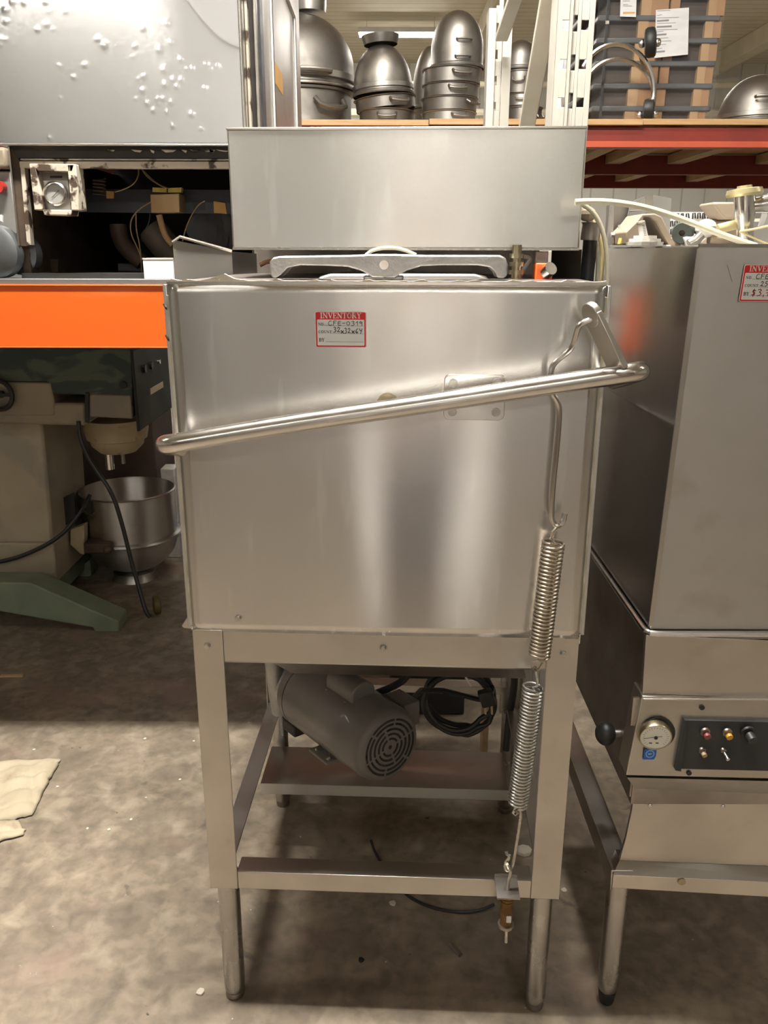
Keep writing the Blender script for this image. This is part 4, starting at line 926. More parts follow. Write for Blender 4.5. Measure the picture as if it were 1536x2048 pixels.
# white bag of bubble wrap
def bagf(a, b):
    t = 2*math.pi*a; wob = 1+.10*math.sin(t*5+b*9)+.06*math.sin(t*11+b*17); c = at(1092, 236, 3.3); r = .055*wob*(1-.15*b)
    return V((c.x+math.cos(t)*r*.62+.05*b+.012, 3.15+math.sin(t)*r*.8, DZ+.62*b+.01*math.sin(t*3)))
solo(MB().grid(bagf, 40, 26), 'plastic_bag', WBAG, 'crumpled white plastic bag between the upright braces', 'bag')
# wrapped pallet load
YP = 3.35
PL = thing('wrapped_load', 'film wrapped stack of grey trays with cardboard posts on the red rack', 'pallet load', at(1310, 238, YP))
xa, xb = at(1196, 150, YP).x, at(1428, 150, YP).x
ztop = 2.9
MB().box(xa+.03, xb-.03, YP+.03, YP+.8, DZ, ztop).build('inner_cartons', DARKCARD, PL)
lev = [at(1300, y, YP).z for y in (217, 172, 127, 81, 36, -10, -56)]
for zz in lev: MB().box(xa-.02, xb, YP-.006, YP+.8, zz-.014, zz+.012).build('tray_edge', GREYPL, PL, bevel=.006)
zs = [DZ]+[z_+.012 for z_ in lev]; ze = [z_-.014 for z_ in lev]+[ztop]
for k in range(7):
    for (p0, p1, mat) in ((1262, 1282, CARDL), (1282, 1316, CARD), (1320, 1338, CARD), (1394, 1410, CARDL), (1410, 1426, CARD)):
        sh = (k-2)*3.2
        MB().box(at(p0+sh, 150, YP).x, at(p1+sh, 150, YP).x, YP+(.004 if mat is CARD else .0), YP+.03, zs[k], ze[k]).build('cardboard_post', mat, PL)
MB().box(at(1203, 150, YP).x, at(1208, 150, YP).x, YP-.012, YP-.008, DZ, ztop).build('strap', BLACK, PL)
MB().box(at(1202, 150, YP).x, at(1209, 150, YP).x, YP-.016, YP-.012, at(1205, 50, YP).z, at(1205, 43, YP).z).build('strap_buckle', TUBE, PL)
def filmf(a, b): return V((xa-.03+(xb-xa+.045)*a, YP-.020+.005*math.sin(b*60+a*7)+.004*math.sin(a*35+b*8), DZ+.002+(ztop-DZ)*b))
MB().grid(filmf, 30, 40).build('stretch_film', FILM, PL)
lab = MB().prism(pt([(1312,20),(1378,15),(1376,109),(1309,116)], YP-.028), (0,.001,0)).build('delivery_sheet', PAPER, PL)
lm = MB()
for y, ln in ((22,26),(31,10),(36,44),(42,24),(47,38),(54,30),(60,42),(64,14),(70,20),(77,24),(83,30),(90,20),(98,12),(104,18)):
    thick = 3.2 if y in (42, 54, 70, 104) else 1.0
    p0 = at(1315-y*.03, y, YP-.0285); p1 = at(1315+ln-y*.03, y-1.5, YP-.0285); lm.obox(p0, p1, (0,0,1), thick*.0024, (0,1,0), .0003)
lm.build('sheet_print', PRINT, lab, smooth=False)
lab2 = MB().prism(pt([(1242,-30),(1274,-30),(1272,34),(1240,33)], YP-.028), (0,.001,0)).build('shipping_label', PAPER, PL)
MB().prism(pt([(1246,24),(1270,24),(1270,27),(1246,28)], YP-.0285), (0,.0003,0)).build('label_stripe', STICK, lab2)
lm = MB()
for y, ln in ((2,14),(9,10),(12,18)): lm.obox(at(1246, y, YP-.0285), at(1246+ln, y, YP-.0285), (0,0,1), .0022, (0,1,0), .0003)
lm.build('label_print', PRINT, lab2, smooth=False)
# ring dolly with casters
RD_ = thing('ring_dolly', 'chrome ring bowl dolly with black casters standing on edge', 'dolly', at(1245, 238, 3.12))
def ringpts(cx, cy, rx, ry, a0, a1, Y, n=24): return [at(cx+rx*math.cos(R(a0+(a1-a0)*i/n)), cy-ry*math.sin(R(a0+(a1-a0)*i/n)), Y) for i in range(n+1)]
def flatring(pts, wd, name):
    m = MB(); ofs = V((0, .012, wd))
    for a, b in zip(pts[:-1], pts[1:]): m.prism([a, b, b-V((0,0,wd)), a-V((0,0,wd))], (0, .006, 0))
    return m.build(name, TUBE, RD_)
r1 = ringpts(1232, 180, 76, 92, 150, -22, 3.10); r2 = ringpts(1236, 196, 72, 78, 150, 0, 3.20)
MB().tube(r1, .011, 8).build('ring', TUBE, RD_); MB().tube(r2, .011, 8).build('ring', TUBE, RD_)
MB().obox(at(1284,112,3.12), at(1292,140,3.18), (1,0,.2), .03, (0,1,0), .004).build('spacer', GREYMET, RD_)
for (cx, cy, ang) in ((1301, 85, .0), (1297, 219, .0)):
    c = at(cx, cy, 3.08); wh = MB().lathe([(0,-.027),(.04,-.027),(.058,-.022),(.064,-.012),(.064,.012),(.058,.022),(.04,.027),(0,.027)], c+V((0,0,.0)), (1,-.30,.1) if cy < 150 else (1,.2,0), 24)
    if cy > 150: wh = MB().lathe([(0,-.026),(.03,-.026),(.045,-.020),(.050,0),(.045,.020),(.03,.026),(0,.026)], V((c.x, c.y, DZ+.05)), (1,-.28,0), 24)
    wo = wh.build('caster_wheel', BLACK, RD_)
    for s in (-1, 1):
        cz = c.z if cy < 150 else DZ+.03
        MB().sphere((c.x+s*.036, c.y+.01, cz+.002*s), .022, (.8,.6,.9), 10, 6).build('caster_fork', TUBE, RD_)

# ================================================================== OVEN ON THE FRONT RACK
YO = .72
OV = thing('deck_oven', 'old stainless deck oven with dented door and stripped wiring bay below', 'oven', (-.62, 1.1, zd))
def o_(px, py, dy=0): return at(px, py, YO+dy)
ox0, ox1 = o_(3, 283).x, o_(489, 200).x; oz0, oz1 = o_(250, 289).z, 2.15
DENTS = [(850,365,1.3),(855,440,1.2),(915,450,1.2),(765,535,1.1),(545,240,1.3),(510,208,1),(825,262,1.1),(885,225,1),(935,312,1),(993,358,1),(965,360,.8),(1065,335,1),(1085,357,.8),(1120,343,1),(895,415,1),(938,415,1.1),(1058,457,1.1),(740,470,1.1),(705,512,.8),(815,513,.9),(845,513,1),(887,530,1.1),(820,538,.8),(795,570,1.1),(865,580,.9),(990,590,1.4),(1040,665,1),(895,650,1.1),(700,245,.8),(690,298,.7),(205,160,.9),(250,133,.9),(285,158,.7),(260,68,.6),(345,70,.7),(135,25,.9),(245,20,.8),(75,20,1),(45,120,.9),(20,210,1),(15,235,1),(45,210,.7),(390,402,.9),(445,340,1),(315,343,.8),(745,400,1),(715,410,.7),(40,60,1.2),(740,158,.8),(865,128,1),(320,505,.7),(265,710,.9),(30,488,.6)]
dl = []
for x, y, s in DENTS:
    p = o_(x*.3906, y*.3906); dl.append((p.x, p.z, 0.0060*s, .0006*s))
def doorf(a, b):
    x = ox0+(ox1-ox0)*a; z = oz0+(2.02-oz0)*b; y = YO-.012+.0016*math.sin(x*7+1)*math.sin(z*5+.5)+.0005*math.sin(x*19+z*4)
    for dx, dz, r, h_ in dl:
        d2 = (x-dx)**2+(z-dz)**2
        if d2 < 6*r*r: y -= h_*math.exp(-d2/(r*r)*1.6)
    return V((x, y, z))
DOORM = pm('scuffed_door_steel', (.66,.66,.67), .12, 1, (.62,.62,.63), 4, rvar=.01, aniso=.9, arot=.25, bump=.015, bscale=40, bstretch=(6,6,90), tangent='Z', lobe2=(.38,.4))
door = MB().grid(doorf, 210, 145).build('door', DOORM, OV, angle=60, solid=.002)
MB().box(ox0, ox1, YO-.012, YO+.03, 2.02, 2.2).build('door_top', DOORM, door)
MB().box(ox1-.004, ox1+.003, YO-.016, YO+.03, oz0, 2.2).build('door_edge', TUBE, door, bevel=.002)
MB().box(ox0, ox1+.003, YO-.015, YO+.03, oz0-.004, oz0).build('door_bottom_hem', TUBE, door, bevel=.001)
zf = 1.36; ztop_o = 2.2
def vbar(p0, p1, Ya, Yb, mat, name, z0=None, par=OV, z1=2.2, py=200):
    a, b = at(p0, py, Ya).x, at(p1, py, Ya).x
    return MB().box(a, b, Ya, Yb, zd if z0 is None else z0, z1).build(name, mat, par, bevel=.001)
vbar(491, 495, YO+.02, YO+.05, BLACK, 'door_gasket'); vbar(495, 501, YO+.03, YO+.06, CHIPW, 'jamb_trim'); vbar(501, 514, YO+.05, YO+.08, SOOT, 'jamb')
vbar(513, 519, YO+.04, YO+.10, TUBE, 'jamb_trim'); vbar(519, 526, YO+.07, YO+.12, SLATE, 'jamb_edge')
xs_ = at(528, 200, YO+.10).x
sp_ = MB().box(xs_-.03, xs_, YO+.11, 1.75, zd, 2.2).build('side_panel', STEEL2, OV, bevel=.002)
MB().box(xs_, xs_+.002, 1.0, 1.20, 1.83, 1.88).build('side_label', STICK, sp_)
MB().tube([(xs_+.002, .98, 1.50), (xs_+.002, 1.55, 1.50), (xs_+.002, 1.55, 2.1), (xs_+.002, .98, 2.1)], .006, 8, closed=True).build('pressed_bead', STEEL2, sp_)
MB().lathe([(0,.004),(.045,.004),(.055,.001),(.06,-.002)], (xs_, 1.12, 1.66), (1,0,0), 24).build('pressed_boss', STEEL2, sp_)
vbar(566, 590, 1.78, 1.86, SLATE, 'corner_post', z0=zd); vbar(583, 586, 1.76, 1.78, TUBE, 'post_trim', z0=zd)
# body behind the door and the open bay below
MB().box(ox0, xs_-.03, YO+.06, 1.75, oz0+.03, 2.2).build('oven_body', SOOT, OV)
zbay = o_(250, 315).z
MB().box(ox0+.01, xs_-.03, YO+.012, YO+.10, zbay, oz0-.004).build('bay_header', SOOT, OV)
bx_l = o_(18, 400).x
MB().prism([o_(15,288), o_(18,288), o_(39,491), o_(36,491)], (0,.03,0)).build('bay_edge', TUBE, OV)
MB().prism([o_(19,290,.01), o_(38,320,.01), o_(60,492,.01), o_(39,492,.01)], (0,.02,0)).build('bay_stile', RUSTY, OV)
MB().prism([o_(40,325,.006), o_(48,325,.006), o_(62,490,.006), o_(54,490,.006)], (0,.02,0)).build('stile_strip', CHIPW, OV)
rail = MB().box(o_(36,326).x, o_(500,326).x, YO+.006, YO+.03, o_(250,336).z, o_(250,322).z).box(o_(36,326).x, o_(500,326).x, YO+.012, YO+.03, o_(250,320).z, o_(250,316).z).build('bay_rail', CHIPW, OV, bevel=.002)
for i in range(9):
    x = o_(300+i*17, 300).x; rw = (14, 22, 9, 30, 12, 18, 26, 10, 24)[i]; xf = (215, 262, 300, 322, 362, 380, 404, 418, 432)[i]; MB().prism([o_(xf,299,.008), o_(xf+rw,300+(i % 3),.008), o_(xf+rw*.8,303+(i*7 % 5),.008), o_(xf+rw*.3,302+(i*5 % 4),.008)], (0,.003,0)).build('insulation_flake', CHIPW, OV)
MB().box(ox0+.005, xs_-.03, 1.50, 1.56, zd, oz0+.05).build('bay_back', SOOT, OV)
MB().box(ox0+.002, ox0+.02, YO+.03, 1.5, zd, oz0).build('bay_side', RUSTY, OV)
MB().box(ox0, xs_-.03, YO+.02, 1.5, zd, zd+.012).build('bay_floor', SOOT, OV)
# gauge housing
GH = MB(); yy = -.02
for q in ([(58,327),(70,327),(87,420),(68,420)], [(134,328),(151,328),(159,421),(142,421)], [(60,327),(150,328),(145,344),(76,343)], [(85,419),(143,420),(142,431),(88,430)]):
    GH.prism(pt(q, YO+yy), (0, .05, 0))
gh = GH.build('gauge_housing', CHIPW, OV, bevel=.002)
MB().prism(pt([(76,343),(136,344),(136,362),(82,361)], YO+.01), (0,.02,0)).build('recess_top', pm('pinkish_enamel', (.36,.30,.26), .6), gh)
MB().prism(pt([(100,352),(124,352),(124,356),(100,356)], YO+.008), (0,.004,0)).build('recess_slot', BLACK, gh)
MB().prism(pt([(84,361),(136,361),(142,420),(88,420)], YO+.0), (0,.02,0)).build('recess_plate', STEEL2, gh)
gcc = o_(112, 388, -.004)
MB().lathe([(.0195,0),(.0255,.002),(.026,.008),(.0225,.011),(.0205,.008)], gcc, (0,-1,.05), 36).build('gauge_bezel', TUBE, gh)
MB().lathe([(0,.004),(.021,.004)], gcc, (0,-1,.05), 32).build('gauge_face', GREYDIAL, gh)
MB().obox(gcc+V((-.008,-.006,-.008)), gcc+V((.010,-.006,.008)), (1,0,-1), .0012, (0,1,0), .0004).build('gauge_hand', INK, gh)
for y in (352, 375, 395): dot(144, y, YO-.021, .002, .001, 'rivet', DARKST, gh)
# plate with parts
YPl = YO+.20
MB().prism(pt([(120,378),(478,380),(478,428),(130,424)], YPl), (0, .012, 0)).build('mounting_plate', SLATE, OV)
MB().prism(pt([(40,352),(60,352),(66,420),(50,420)], YPl), (0, .012, 0)).build('plate_stub', SLATE, OV)
MB().prism(pt([(384,402),(408,402),(410,420),(388,420)], YPl-.001), (0, .004, 0)).build('plate_window', BLACK, OV)
jb = MB().prism(pt([(300,389),(358,387),(359,425),(302,426)], YPl-.06), (0,.06,0)).build('junction_box', TANBOX, OV, bevel=.002)
MB().prism(pt([(305,375),(333,376),(333,385),(305,384)], YPl-.06), (0,.02,0)).build('terminal_strip', YELLOW, jb)
MB().prism(pt([(336,376),(363,375),(362,385),(336,385)], YPl-.06), (0,.02,0)).build('terminal_strip', YELLOW, jb)
for q in ([(212,382),(227,383),(227,397),(213,397)], [(427,402),(450,406),(454,428),(428,426)]): MB().prism(pt(q, YPl-.004), (0,.004,0)).build('orange_sticker', STICK, OV)
cp_ = []
for i in range(81):
    t = 2*math.pi*i/16; c = at(199, 357+i*.42, YPl-.03); cp_.append(c+V((math.cos(t)*.014, math.sin(t)*.014, 0)))
MB().tube(cp_, .0022, 6).build('coiled_capillary', RUSTY, OV)
MB().tube(pt([(318,430),(322,445),(325,458),(332,475),(345,490)], YPl-.05), .0075, 8, smooth=1).build('flex_conduit', TANBOX, OV)
bl = MB().lathe([(0,0),(.030,0),(.036,.008),(.037,.02),(.037,.13),(.03,.14),(0,.14)], at(300,455,YPl+.02), at(345,510,YPl+.02)-at(300,455,YPl+.02), 24).build('blower_motor', pm('dusty_brown_iron', (.14,.11,.08), .6, .2, (.09,.07,.05), 9), OV)
MB().tube(pt([(236,448),(238,470),(248,492),(270,512),(285,525)], YPl+.05), .022, 12, smooth=1).build('exhaust_pipe', RUSTY, OV)
for k, w_ in enumerate(([(277,338),(277,352),(268,368),(250,378),(230,384)], [(283,336),(292,352),(312,366),(330,376)], [(284,338),(300,355),(318,370),(338,377)], [(302,404),(278,418),(260,440),(262,470),(275,495),(284,520)], [(272,428),(272,460),(280,490),(284,545)], [(410,402),(398,408),(382,432),(372,455),(365,482)], [(300,428),(298,445),(290,460)])):
    MB().tube(pt(w_, YPl-.07), .0017, 5, smooth=2).build('loose_wire', pm('old_brass_wire', (.28,.20,.10), .5, .3) if k != 6 else BLACK, OV)
MB().prism(pt([(235,526),(283,528),(284,556),(236,556)], YO+.30), (0,.1,0)).build('relay_box', SLATE, OV, bevel=.002)
MB().prism(pt([(78,500),(100,502),(100,518),(116,520),(116,548),(82,548)], YO+.15), (0,.05,0)).build('rusty_bracket', RUSTY, OV)
MB().prism(pt([(60,455),(120,470),(128,500),(120,548),(70,548)], YO+.45), (0,.05,0)).build('burner_plate', RUSTY, OV)
def bag2(a, b):
    t = 2*math.pi*a; c = at(432, 460, 1.35); r = 1+.14*math.sin(5*t+b*6)+.05*math.sin(13*t)
    pf = math.sin(math.pi*min(max(b, .02), .98))**.6
    return V((c.x+.075*r*pf*math.cos(t), c.y+.06*r*pf*math.sin(t), c.z-.075+.15*b))
solo(MB().grid(bag2, 36, 20), 'plastic_bag', WBAG, 'white plastic bag glimpsed through the open oven bay', 'bag')
solo(MB().box(*sorted((at(128,455,1.4).x, at(162,455,1.4).x)), 1.36, 1.46, zd+.012, at(140,431,1.4).z), 'blue_box', BLUET, 'blue box seen through the oven bay below the round gauge', 'box', bevel=.004)
# things on the rack deck beside the oven
wb = thing('white_carton', 'small white carton on the deck edge left of the dish machine', 'carton', at(316, 557, YF+.03))
MB().box(at(287,540,YF+.02).x, at(347,540,YF+.02).x, YF+.02, YF+.12, zd, at(316,517,YF+.02).z).build('body', PAPER, wb, bevel=.001)
MB().box(at(287,540,YF+.02).x-.0005, at(347,540,YF+.02).x+.0005, YF+.019, YF+.12, at(316,519,YF+.02).z, at(316,516,YF+.02).z).build('lid', WPLAST, wb)
ge = thing('duct_elbow', 'grey galvanised duct elbow on the deck at the left photo edge', 'duct', at(30, 552, YO+.06))
pts_ = pt([(-60,468),(-10,500),(18,530)], YO-.0)
gl = MB()
for k, (cx, cy, r) in enumerate(((-2, 508, 52), (44, 508, 42))):
    c = at(cx, cy, .738+.042*k); rr = r*.00112
    gl.lathe([(0,-.02),(rr*.8,-.02),(rr,-.012),(rr,.012),(rr*.8,.02),(0,.02)], (c.x, c.y, max(c.z, zd+rr+.001)), (.25,1,0), 32)
    ge_z = max(c.z, zd+rr)
gl.build('shell', pm('old_galvanised_duct', (.17,.18,.185), .55, .8, (.11,.118,.12), 9, bump=.06), ge)
# grey cabinet left of the oven
gcab = thing('grey_cabinet', 'grey cabinet with red knob, left of the oven', 'cabinet', at(-20, 560, 1.5))
MB().box(at(-160,450,1.45).x, at(34,450,1.45).x, 1.45, 1.75, zd, at(0,342,1.45).z).build('body', GREYMET, gcab, bevel=.004)
MB().box(at(-160,450,1.40).x, at(24,450,1.40).x, 1.42, 1.75, at(0,335,1.4).z, at(0,292,1.4).z).build('top_hood', TANMET, gcab, bevel=.01)
kp = at(3, 375, 1.44); MB().cyl(kp, kp-V((0,.03,0)), .018, n=16).build('knob', REDP, gcab)
MB().tube([at(-10,446,1.43), at(4,442,1.42), at(3,432,1.43)], .006, 8).build('handle', WPLAST, gcab)

# ================================================================== MIXER UNDER THE RACK
YM = 1.95
MX = thing('floor_mixer', 'large beige and green floor standing planetary mixer under the orange beam', 'mixer', at(60, 1200, 2.2).xyz*1)
MX.location.z = 0
def mq(lst, Y, dep, name, mat, par=MX, **k): return MB().prism(pt(lst, Y), (0, dep, 0)).build(name, mat, par, **k)
col = MB(); f_ = pt([(-60,790),(88,815),(96,900),(112,1165),(-60,1165)], YM)
f2 = [V((p.x, 0, p.z)) for p in f_]
mq([(-90,830),(82,830),(95,960),(106,1088),(-90,1088)], YM, .42, 'column', BEIGE, bevel=.012)
mq([(-90,1086),(106,1086),(114,1166),(-90,1166)], YM-.01, .46, 'column_base', BEIGE, bevel=.008)
# right-hand face details of the column
mq([(127,995),(147,985),(152,1040),(128,1052)], YM+.15, .01, 'vent_opening', BLACK)
mq([(-90,806),(170,806),(170,852),(-90,846)], YM-.02, .46, 'head_lower', BEIGE, bevel=.01)
mq([(-90,764),(100,765),(108,800),(108,832),(-90,832)], YM-.025, .46, 'head_cover', BEIGE, bevel=.006)
mq([(178,788),(262,790),(265,838),(178,834)], YM-.022, .42, 'head_trim', BEIGE, bevel=.006)
hd2 = MB().prism(pt([(-90,690),(265,698),(266,836),(172,832),(172,790),(100,788),(95,764),(-90,764)], YM-.02), (0, .50, 0)).build('head', GREEN, MX, bevel=.006)
ex = at(266, 760, YM-.02)
zc0, zc1 = at(266, 862, YM-.02).z, at(266, 700, YM-.02).z
pn = MB().box(ex.x, ex.x+.012, YM-.03, YM+.50, zc0, zc1).build('control_face', DGREEN, hd2, bevel=.004)
for i, yq in enumerate((YM+.09, YM+.19, YM+.31)): MB().cyl((ex.x+.012, yq, zc1-.085), (ex.x+.022, yq, zc1-.085), .016 if i < 2 else .009, n=14).build('switch', BLACK if i < 2 else TUBE, pn)
MB().box(ex.x+.012, ex.x+.014, YM+.16, YM+.36, zc1-.20, zc1-.175).build('name_plate', CREAM, pn)
dot(247, 770, YM-.021, .014, .006, 'plug_screw', BLACK, hd2)
mq([(170,786),(177,786),(177,846),(170,845)], YM-.03, .01, 'strap', BLACK)
hw = at(-2, 790, YM-.05); MB().tube([hw+V((math.cos(a)*.05, 0, math.sin(a)*.055)) for a in [2*math.pi*i/20 for i in range(20)]], .010, 8, closed=True).cyl(hw, hw+V((0,.06,0)), .014, n=12).obox(hw+V((-.05,0,0)), hw+V((.05,0,0)), (0,0,1), .012, (0,1,0), .008).build('hand_wheel', BLACK, MX)
pc_ = at(232, 850, 2.22); sc2 = abs(at(292, 850, 2.22).x-pc_.x)
zA, zB_, zC = at(232, 836, 2.22).z, at(232, 875, 2.22).z, at(232, 902, 2.22).z
MB().lathe([(0,zA),(sc2*1.02,zA),(sc2*1.05,(zA+zB_)/2),(sc2*.98,zB_),(sc2*.9,zB_-.004)], (pc_.x, 2.22, 0), n=32).build('planetary_ring', CREAM, MX)
MB().lathe([(sc2*.9,zB_),(sc2*.84,zB_*.5+zC*.5),(sc2*.60,zC),(0,zC)], (pc_.x, 2.22, 0), n=32).build('planetary_hub', CREAM, MX)
sh = at(217, 902, 2.20); sh2 = at(217, 938, 2.20)
MB().cyl((sh.x, 2.2, zC), (sh.x, 2.2, sh2.z), .019, n=16).build('shaft', TUBE, MX)
MB().cyl((sh.x+.045, 2.24, zC), (sh.x+.045, 2.24, zC-.06), .010, n=12).build('shaft', DARKST, MX)
# base feet
ft = MB(); A_ = pt([(-90,1165),(60,1166),(236,1243),(238,1262),(230,1274),(205,1277),(190,1266),(186,1256),(-90,1208)], 1.72)
ft.prism(A_, (0,.12,0)).build('front_foot', GREENL, MX, bevel=.006)
B2_ = pt([(-90,1163),(118,1164),(180,1120),(182,1150),(150,1180),(118,1200),(-90,1200)], 2.3); MB().prism(B2_, (0,.1,0)).build('rear_foot', GREENL, MX)
MB().box(at(-90,1180,2.0).x, at(120,1180,2.0).x, 1.84, 2.42, .03, at(60,1163,1.94).z).build('base_casting', GREENL, MX, bevel=.01)
MB().prism(pt([(140,1060),(168,1050),(168,1110),(160,1108),(140,1090)], 2.1), (0,.05,0)).build('bowl_yoke', CREAM, MX, bevel=.004)
cb_ = [at(157,842,1.93), at(160,880,1.92), at(185,930,1.92), at(225,985,1.90), at(245,1050,1.90), at(262,1120,1.89), at(282,1190,1.86), at(292,1225,1.84), at(300,1234,1.83)]
MB().tube(cb_, .0085, 10, smooth=2).build('power_cord', BLACK, MX)
MB().tube([at(-40,1130,1.9), at(30,1118,1.9), at(90,1092,1.9), at(130,1065,1.92), at(165,1020,1.95), at(180,990,2.0)], .0085, 10, smooth=2).build('cord_loop', BLACK, MX)
cst = atz(310, 1236); MB().lathe([(0,-.015),(.03,-.015),(.04,-.01),(.04,.01),(.03,.015),(0,.015)], (cst.x, cst.y+.04, .041), (1,.4,0), 20).build('caster', pm('yellow_black_caster', (.10,.075,.02), .5), MX)
# bowl
bc = at(257, 1000, 2.3); br = abs(at(347, 980, 2.3).x-bc.x)
def bz(py): return at(257, py, 2.3).z
MXB = thing('mixer_bowl', 'large stainless mixer bowl with flange and flared foot, held in the mixer', 'bowl', (bc.x, 2.3, bz(1178)))
zr, zf_, zl, zbt = bz(978), bz(1066), bz(1142), bz(1180)
prof = [(br*.70, zbt), (br*.69, zbt+.010), (br*.46, zl-.012), (br*.46, zl+.01)]
for i in range(9):
    a = R(-78+i*78/8); prof.append((br*.98*math.cos(a)+.0, zf_-.015+(zf_-.015-zl-.012)*math.sin(a)))
prof += [(br*.985, zf_-.012), (br*1.07, zf_-.008), (br*1.09, zf_), (br*1.07, zf_+.008), (br*.985, zf_+.012), (br*.99, zr-.006), (br*1.02, zr), (br*.99, zr+.004), (br*.965, zr-.004), (br*.95, zf_), (br*.6, zl+.06), (0, zl+.05)]
MB().lathe(prof, (bc.x, 2.3, 0), n=44).build('shell', STEEL2, MXB)
MB().tube([(bc.x-br*.86, 2.3-br*.45, zr-.05), (bc.x-br*.8, 2.3-br*.62, zr-.065), (bc.x-br*.52, 2.3-br*.84, zr-.065), (bc.x-br*.42, 2.3-br*.86, zr-.05)], .006, 8).build('handle', TUBE, MXB)
lk = at(200, 1088, 2.12); MB().box(lk.x-.05, lk.x+.06, 2.06, 2.16, lk.z-.022, lk.z+.022).build('clamp_bracket', RUSTY, MXB, bevel=.006)
MB().sphere((lk.x+.05, 2.06, lk.z-.004), .018).build('clamp_knob', RUSTY, MXB)
# background behind the mixer
solo(MB().box(at(325,800,2.70).x+.03, at(420,800,2.75).x, 3.0, 3.4, .0, at(340,690,2.75).z), 'pale_appliance', BLUEGR, 'pale blue grey appliance side behind the mixer bowl', 'appliance', bevel=.01)
solo(MB().box(at(322,960,2.55).x, at(350,960,2.55).x, 2.55, 2.65, 0, at(336,938,2.55).z), 'small_white_box', WPLAST, 'tall slim white box standing behind the mixer bowl rim', 'box', bevel=.004)
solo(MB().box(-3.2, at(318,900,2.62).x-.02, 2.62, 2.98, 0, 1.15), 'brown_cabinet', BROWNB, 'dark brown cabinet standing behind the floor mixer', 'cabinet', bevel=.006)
bw = at(395, 1180, 2.35); solo(MB().lathe([(0,0),(.09,0),(.1,.02),(.11,.16),(.105,.17),(0,.15)], (at(418,1150,2.6).x, 2.64, 0), n=24), 'blue_bucket', BLUEB, 'blue bucket on the floor behind the dish machine left leg', 'bucket')
solo(MB().box(at(356,1060,2.8).x, at(430,1060,2.8).x, 2.80, 2.88, 0, at(380,990,2.8).z), 'brown_crate', BROWNB, 'brown crate behind the hood lower left edge', 'crate', bevel=.004)
solo(MB().box(.02, .26, 1.10, 1.30, 0, .22), 'black_case', BLACK, 'black case on the floor behind the dish machine', 'case', bevel=.006)
solo(MB().box(-.45, .42, 2.75, 2.95, 0, .95), 'dark_backdrop', DARKCARD, 'dark box added further back to deepen the shade under the racks', 'crate', bevel=.006)  # unseen filler, keeps the space under the racks dark
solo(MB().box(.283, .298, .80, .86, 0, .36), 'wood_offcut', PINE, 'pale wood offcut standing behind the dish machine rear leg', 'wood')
solo(MB().box(.70, 2.6, 2.2, 2.7, 0, 1.1), 'dark_backdrop', DARKCARD, 'dark block added behind the right machine to deepen the shade', 'carton', bevel=.006)  # second dark filler, added like the one above

# ================================================================== FLOOR LITTER
def rag_mesh(poly, name, label, amp, seed, fold=0):
    rnd = random.Random(seed); P = [atz(x, y) for x, y in poly]; c = sum(P, V())/len(P)
    bm = bmesh.new(); n = 26; ring = []
    m = MB(); per = []
    for i in range(len(P)):
        a, b = P[i], P[(i+1) % len(P)]
        for k in range(5): per.append(a.lerp(b, k/5)+V((rnd.uniform(-.003,.003), rnd.uniform(-.003,.003), 0)))
    nr = 12; vs = []
    for j in range(nr+1):
        s = j/nr
        for q in per:
            p = c.lerp(q, s); z = .004+amp*(abs(math.sin(p.x*38+p.y*17+seed))*.5+abs(math.sin(p.x*21-p.y*47+seed*2))*.6)*(1.05-s**6)
            vs.append((p.x, p.y, z))
    k = len(per)
    m.add(vs, [(j*k+i, j*k+(i+1) % k, (j+1)*k+(i+1) % k, (j+1)*k+i) for j in range(nr) for i in range(k)])
    return solo(m, name, RAGM, label, 'rag', solid=.003, angle=60)
rag_mesh([(-60,1528),(60,1523),(122,1520),(112,1540),(96,1568),(80,1600),(64,1632),(30,1642),(-60,1650)], 'cloth_rag', 'crumpled cream cloth rag on the lit floor, the larger piece', .022, 3)
rag_mesh([(-60,1652),(2,1646),(38,1644),(50,1664),(46,1672),(0,1686),(-60,1700)], 'cloth_rag', 'smaller folded cream cloth rag in front of the larger one', .012, 5)
solo(MB().tube([atz(742,1694)+V((0,0,.02)), atz(752,1715)+V((0,0,.006)), atz(800,1785)+V((0,0,.004)), atz(850,1815)+V((0,0,.004)), atz(910,1828)+V((0,0,.004)), atz(955,1826)+V((0,0,.004)), atz(988,1815)+V((0,0,.008))], .0035, 8, smooth=2), 'cable_scrap', BLACK, 'curved scrap of black cable on the floor under the dish machine', 'cable')
def chip(px, py, r, mat, label, cat='debris', seed=1, el=1):
    rnd = random.Random(seed); c = atz(px, py); n = 7
    poly = [c+V((math.cos(2*math.pi*i/n)*r*el*rnd.uniform(.6,1.1), math.sin(2*math.pi*i/n)*r*rnd.uniform(.6,1.1), .0005)) for i in range(n)]
    return solo(MB().prism(poly, (0,0,r*.5)), 'floor_chip', mat, label, cat, 'litter on the floor', bevel=r*.1)
chip(1050, 1706, .024, WHITEC, 'pale crumbly lump on the floor by the right front post', seed=4)
p0, p1 = atz(900, 1892), atz(920, 1914); solo(MB().cyl(p0+V((0,0,.005)), p1+V((0,0,.005)), .005, n=8), 'metal_pin', DARKST, 'small grey metal pin on the floor below the anchor bolt', 'pin')
chip(786, 1808, .009, WHITEC, 'white crumb under the middle of the lower rail', seed=8)
chip(722, 1921, .007, BLACK, 'small black crumb on the floor at bottom centre', seed=6)
chip(1128, 1782, .008, WHITEC, 'white crumb right of the front leg', seed=9)
chip(401, 1986, .010, WHITEC, 'pale smear crumb left of the front left foot', seed=11)
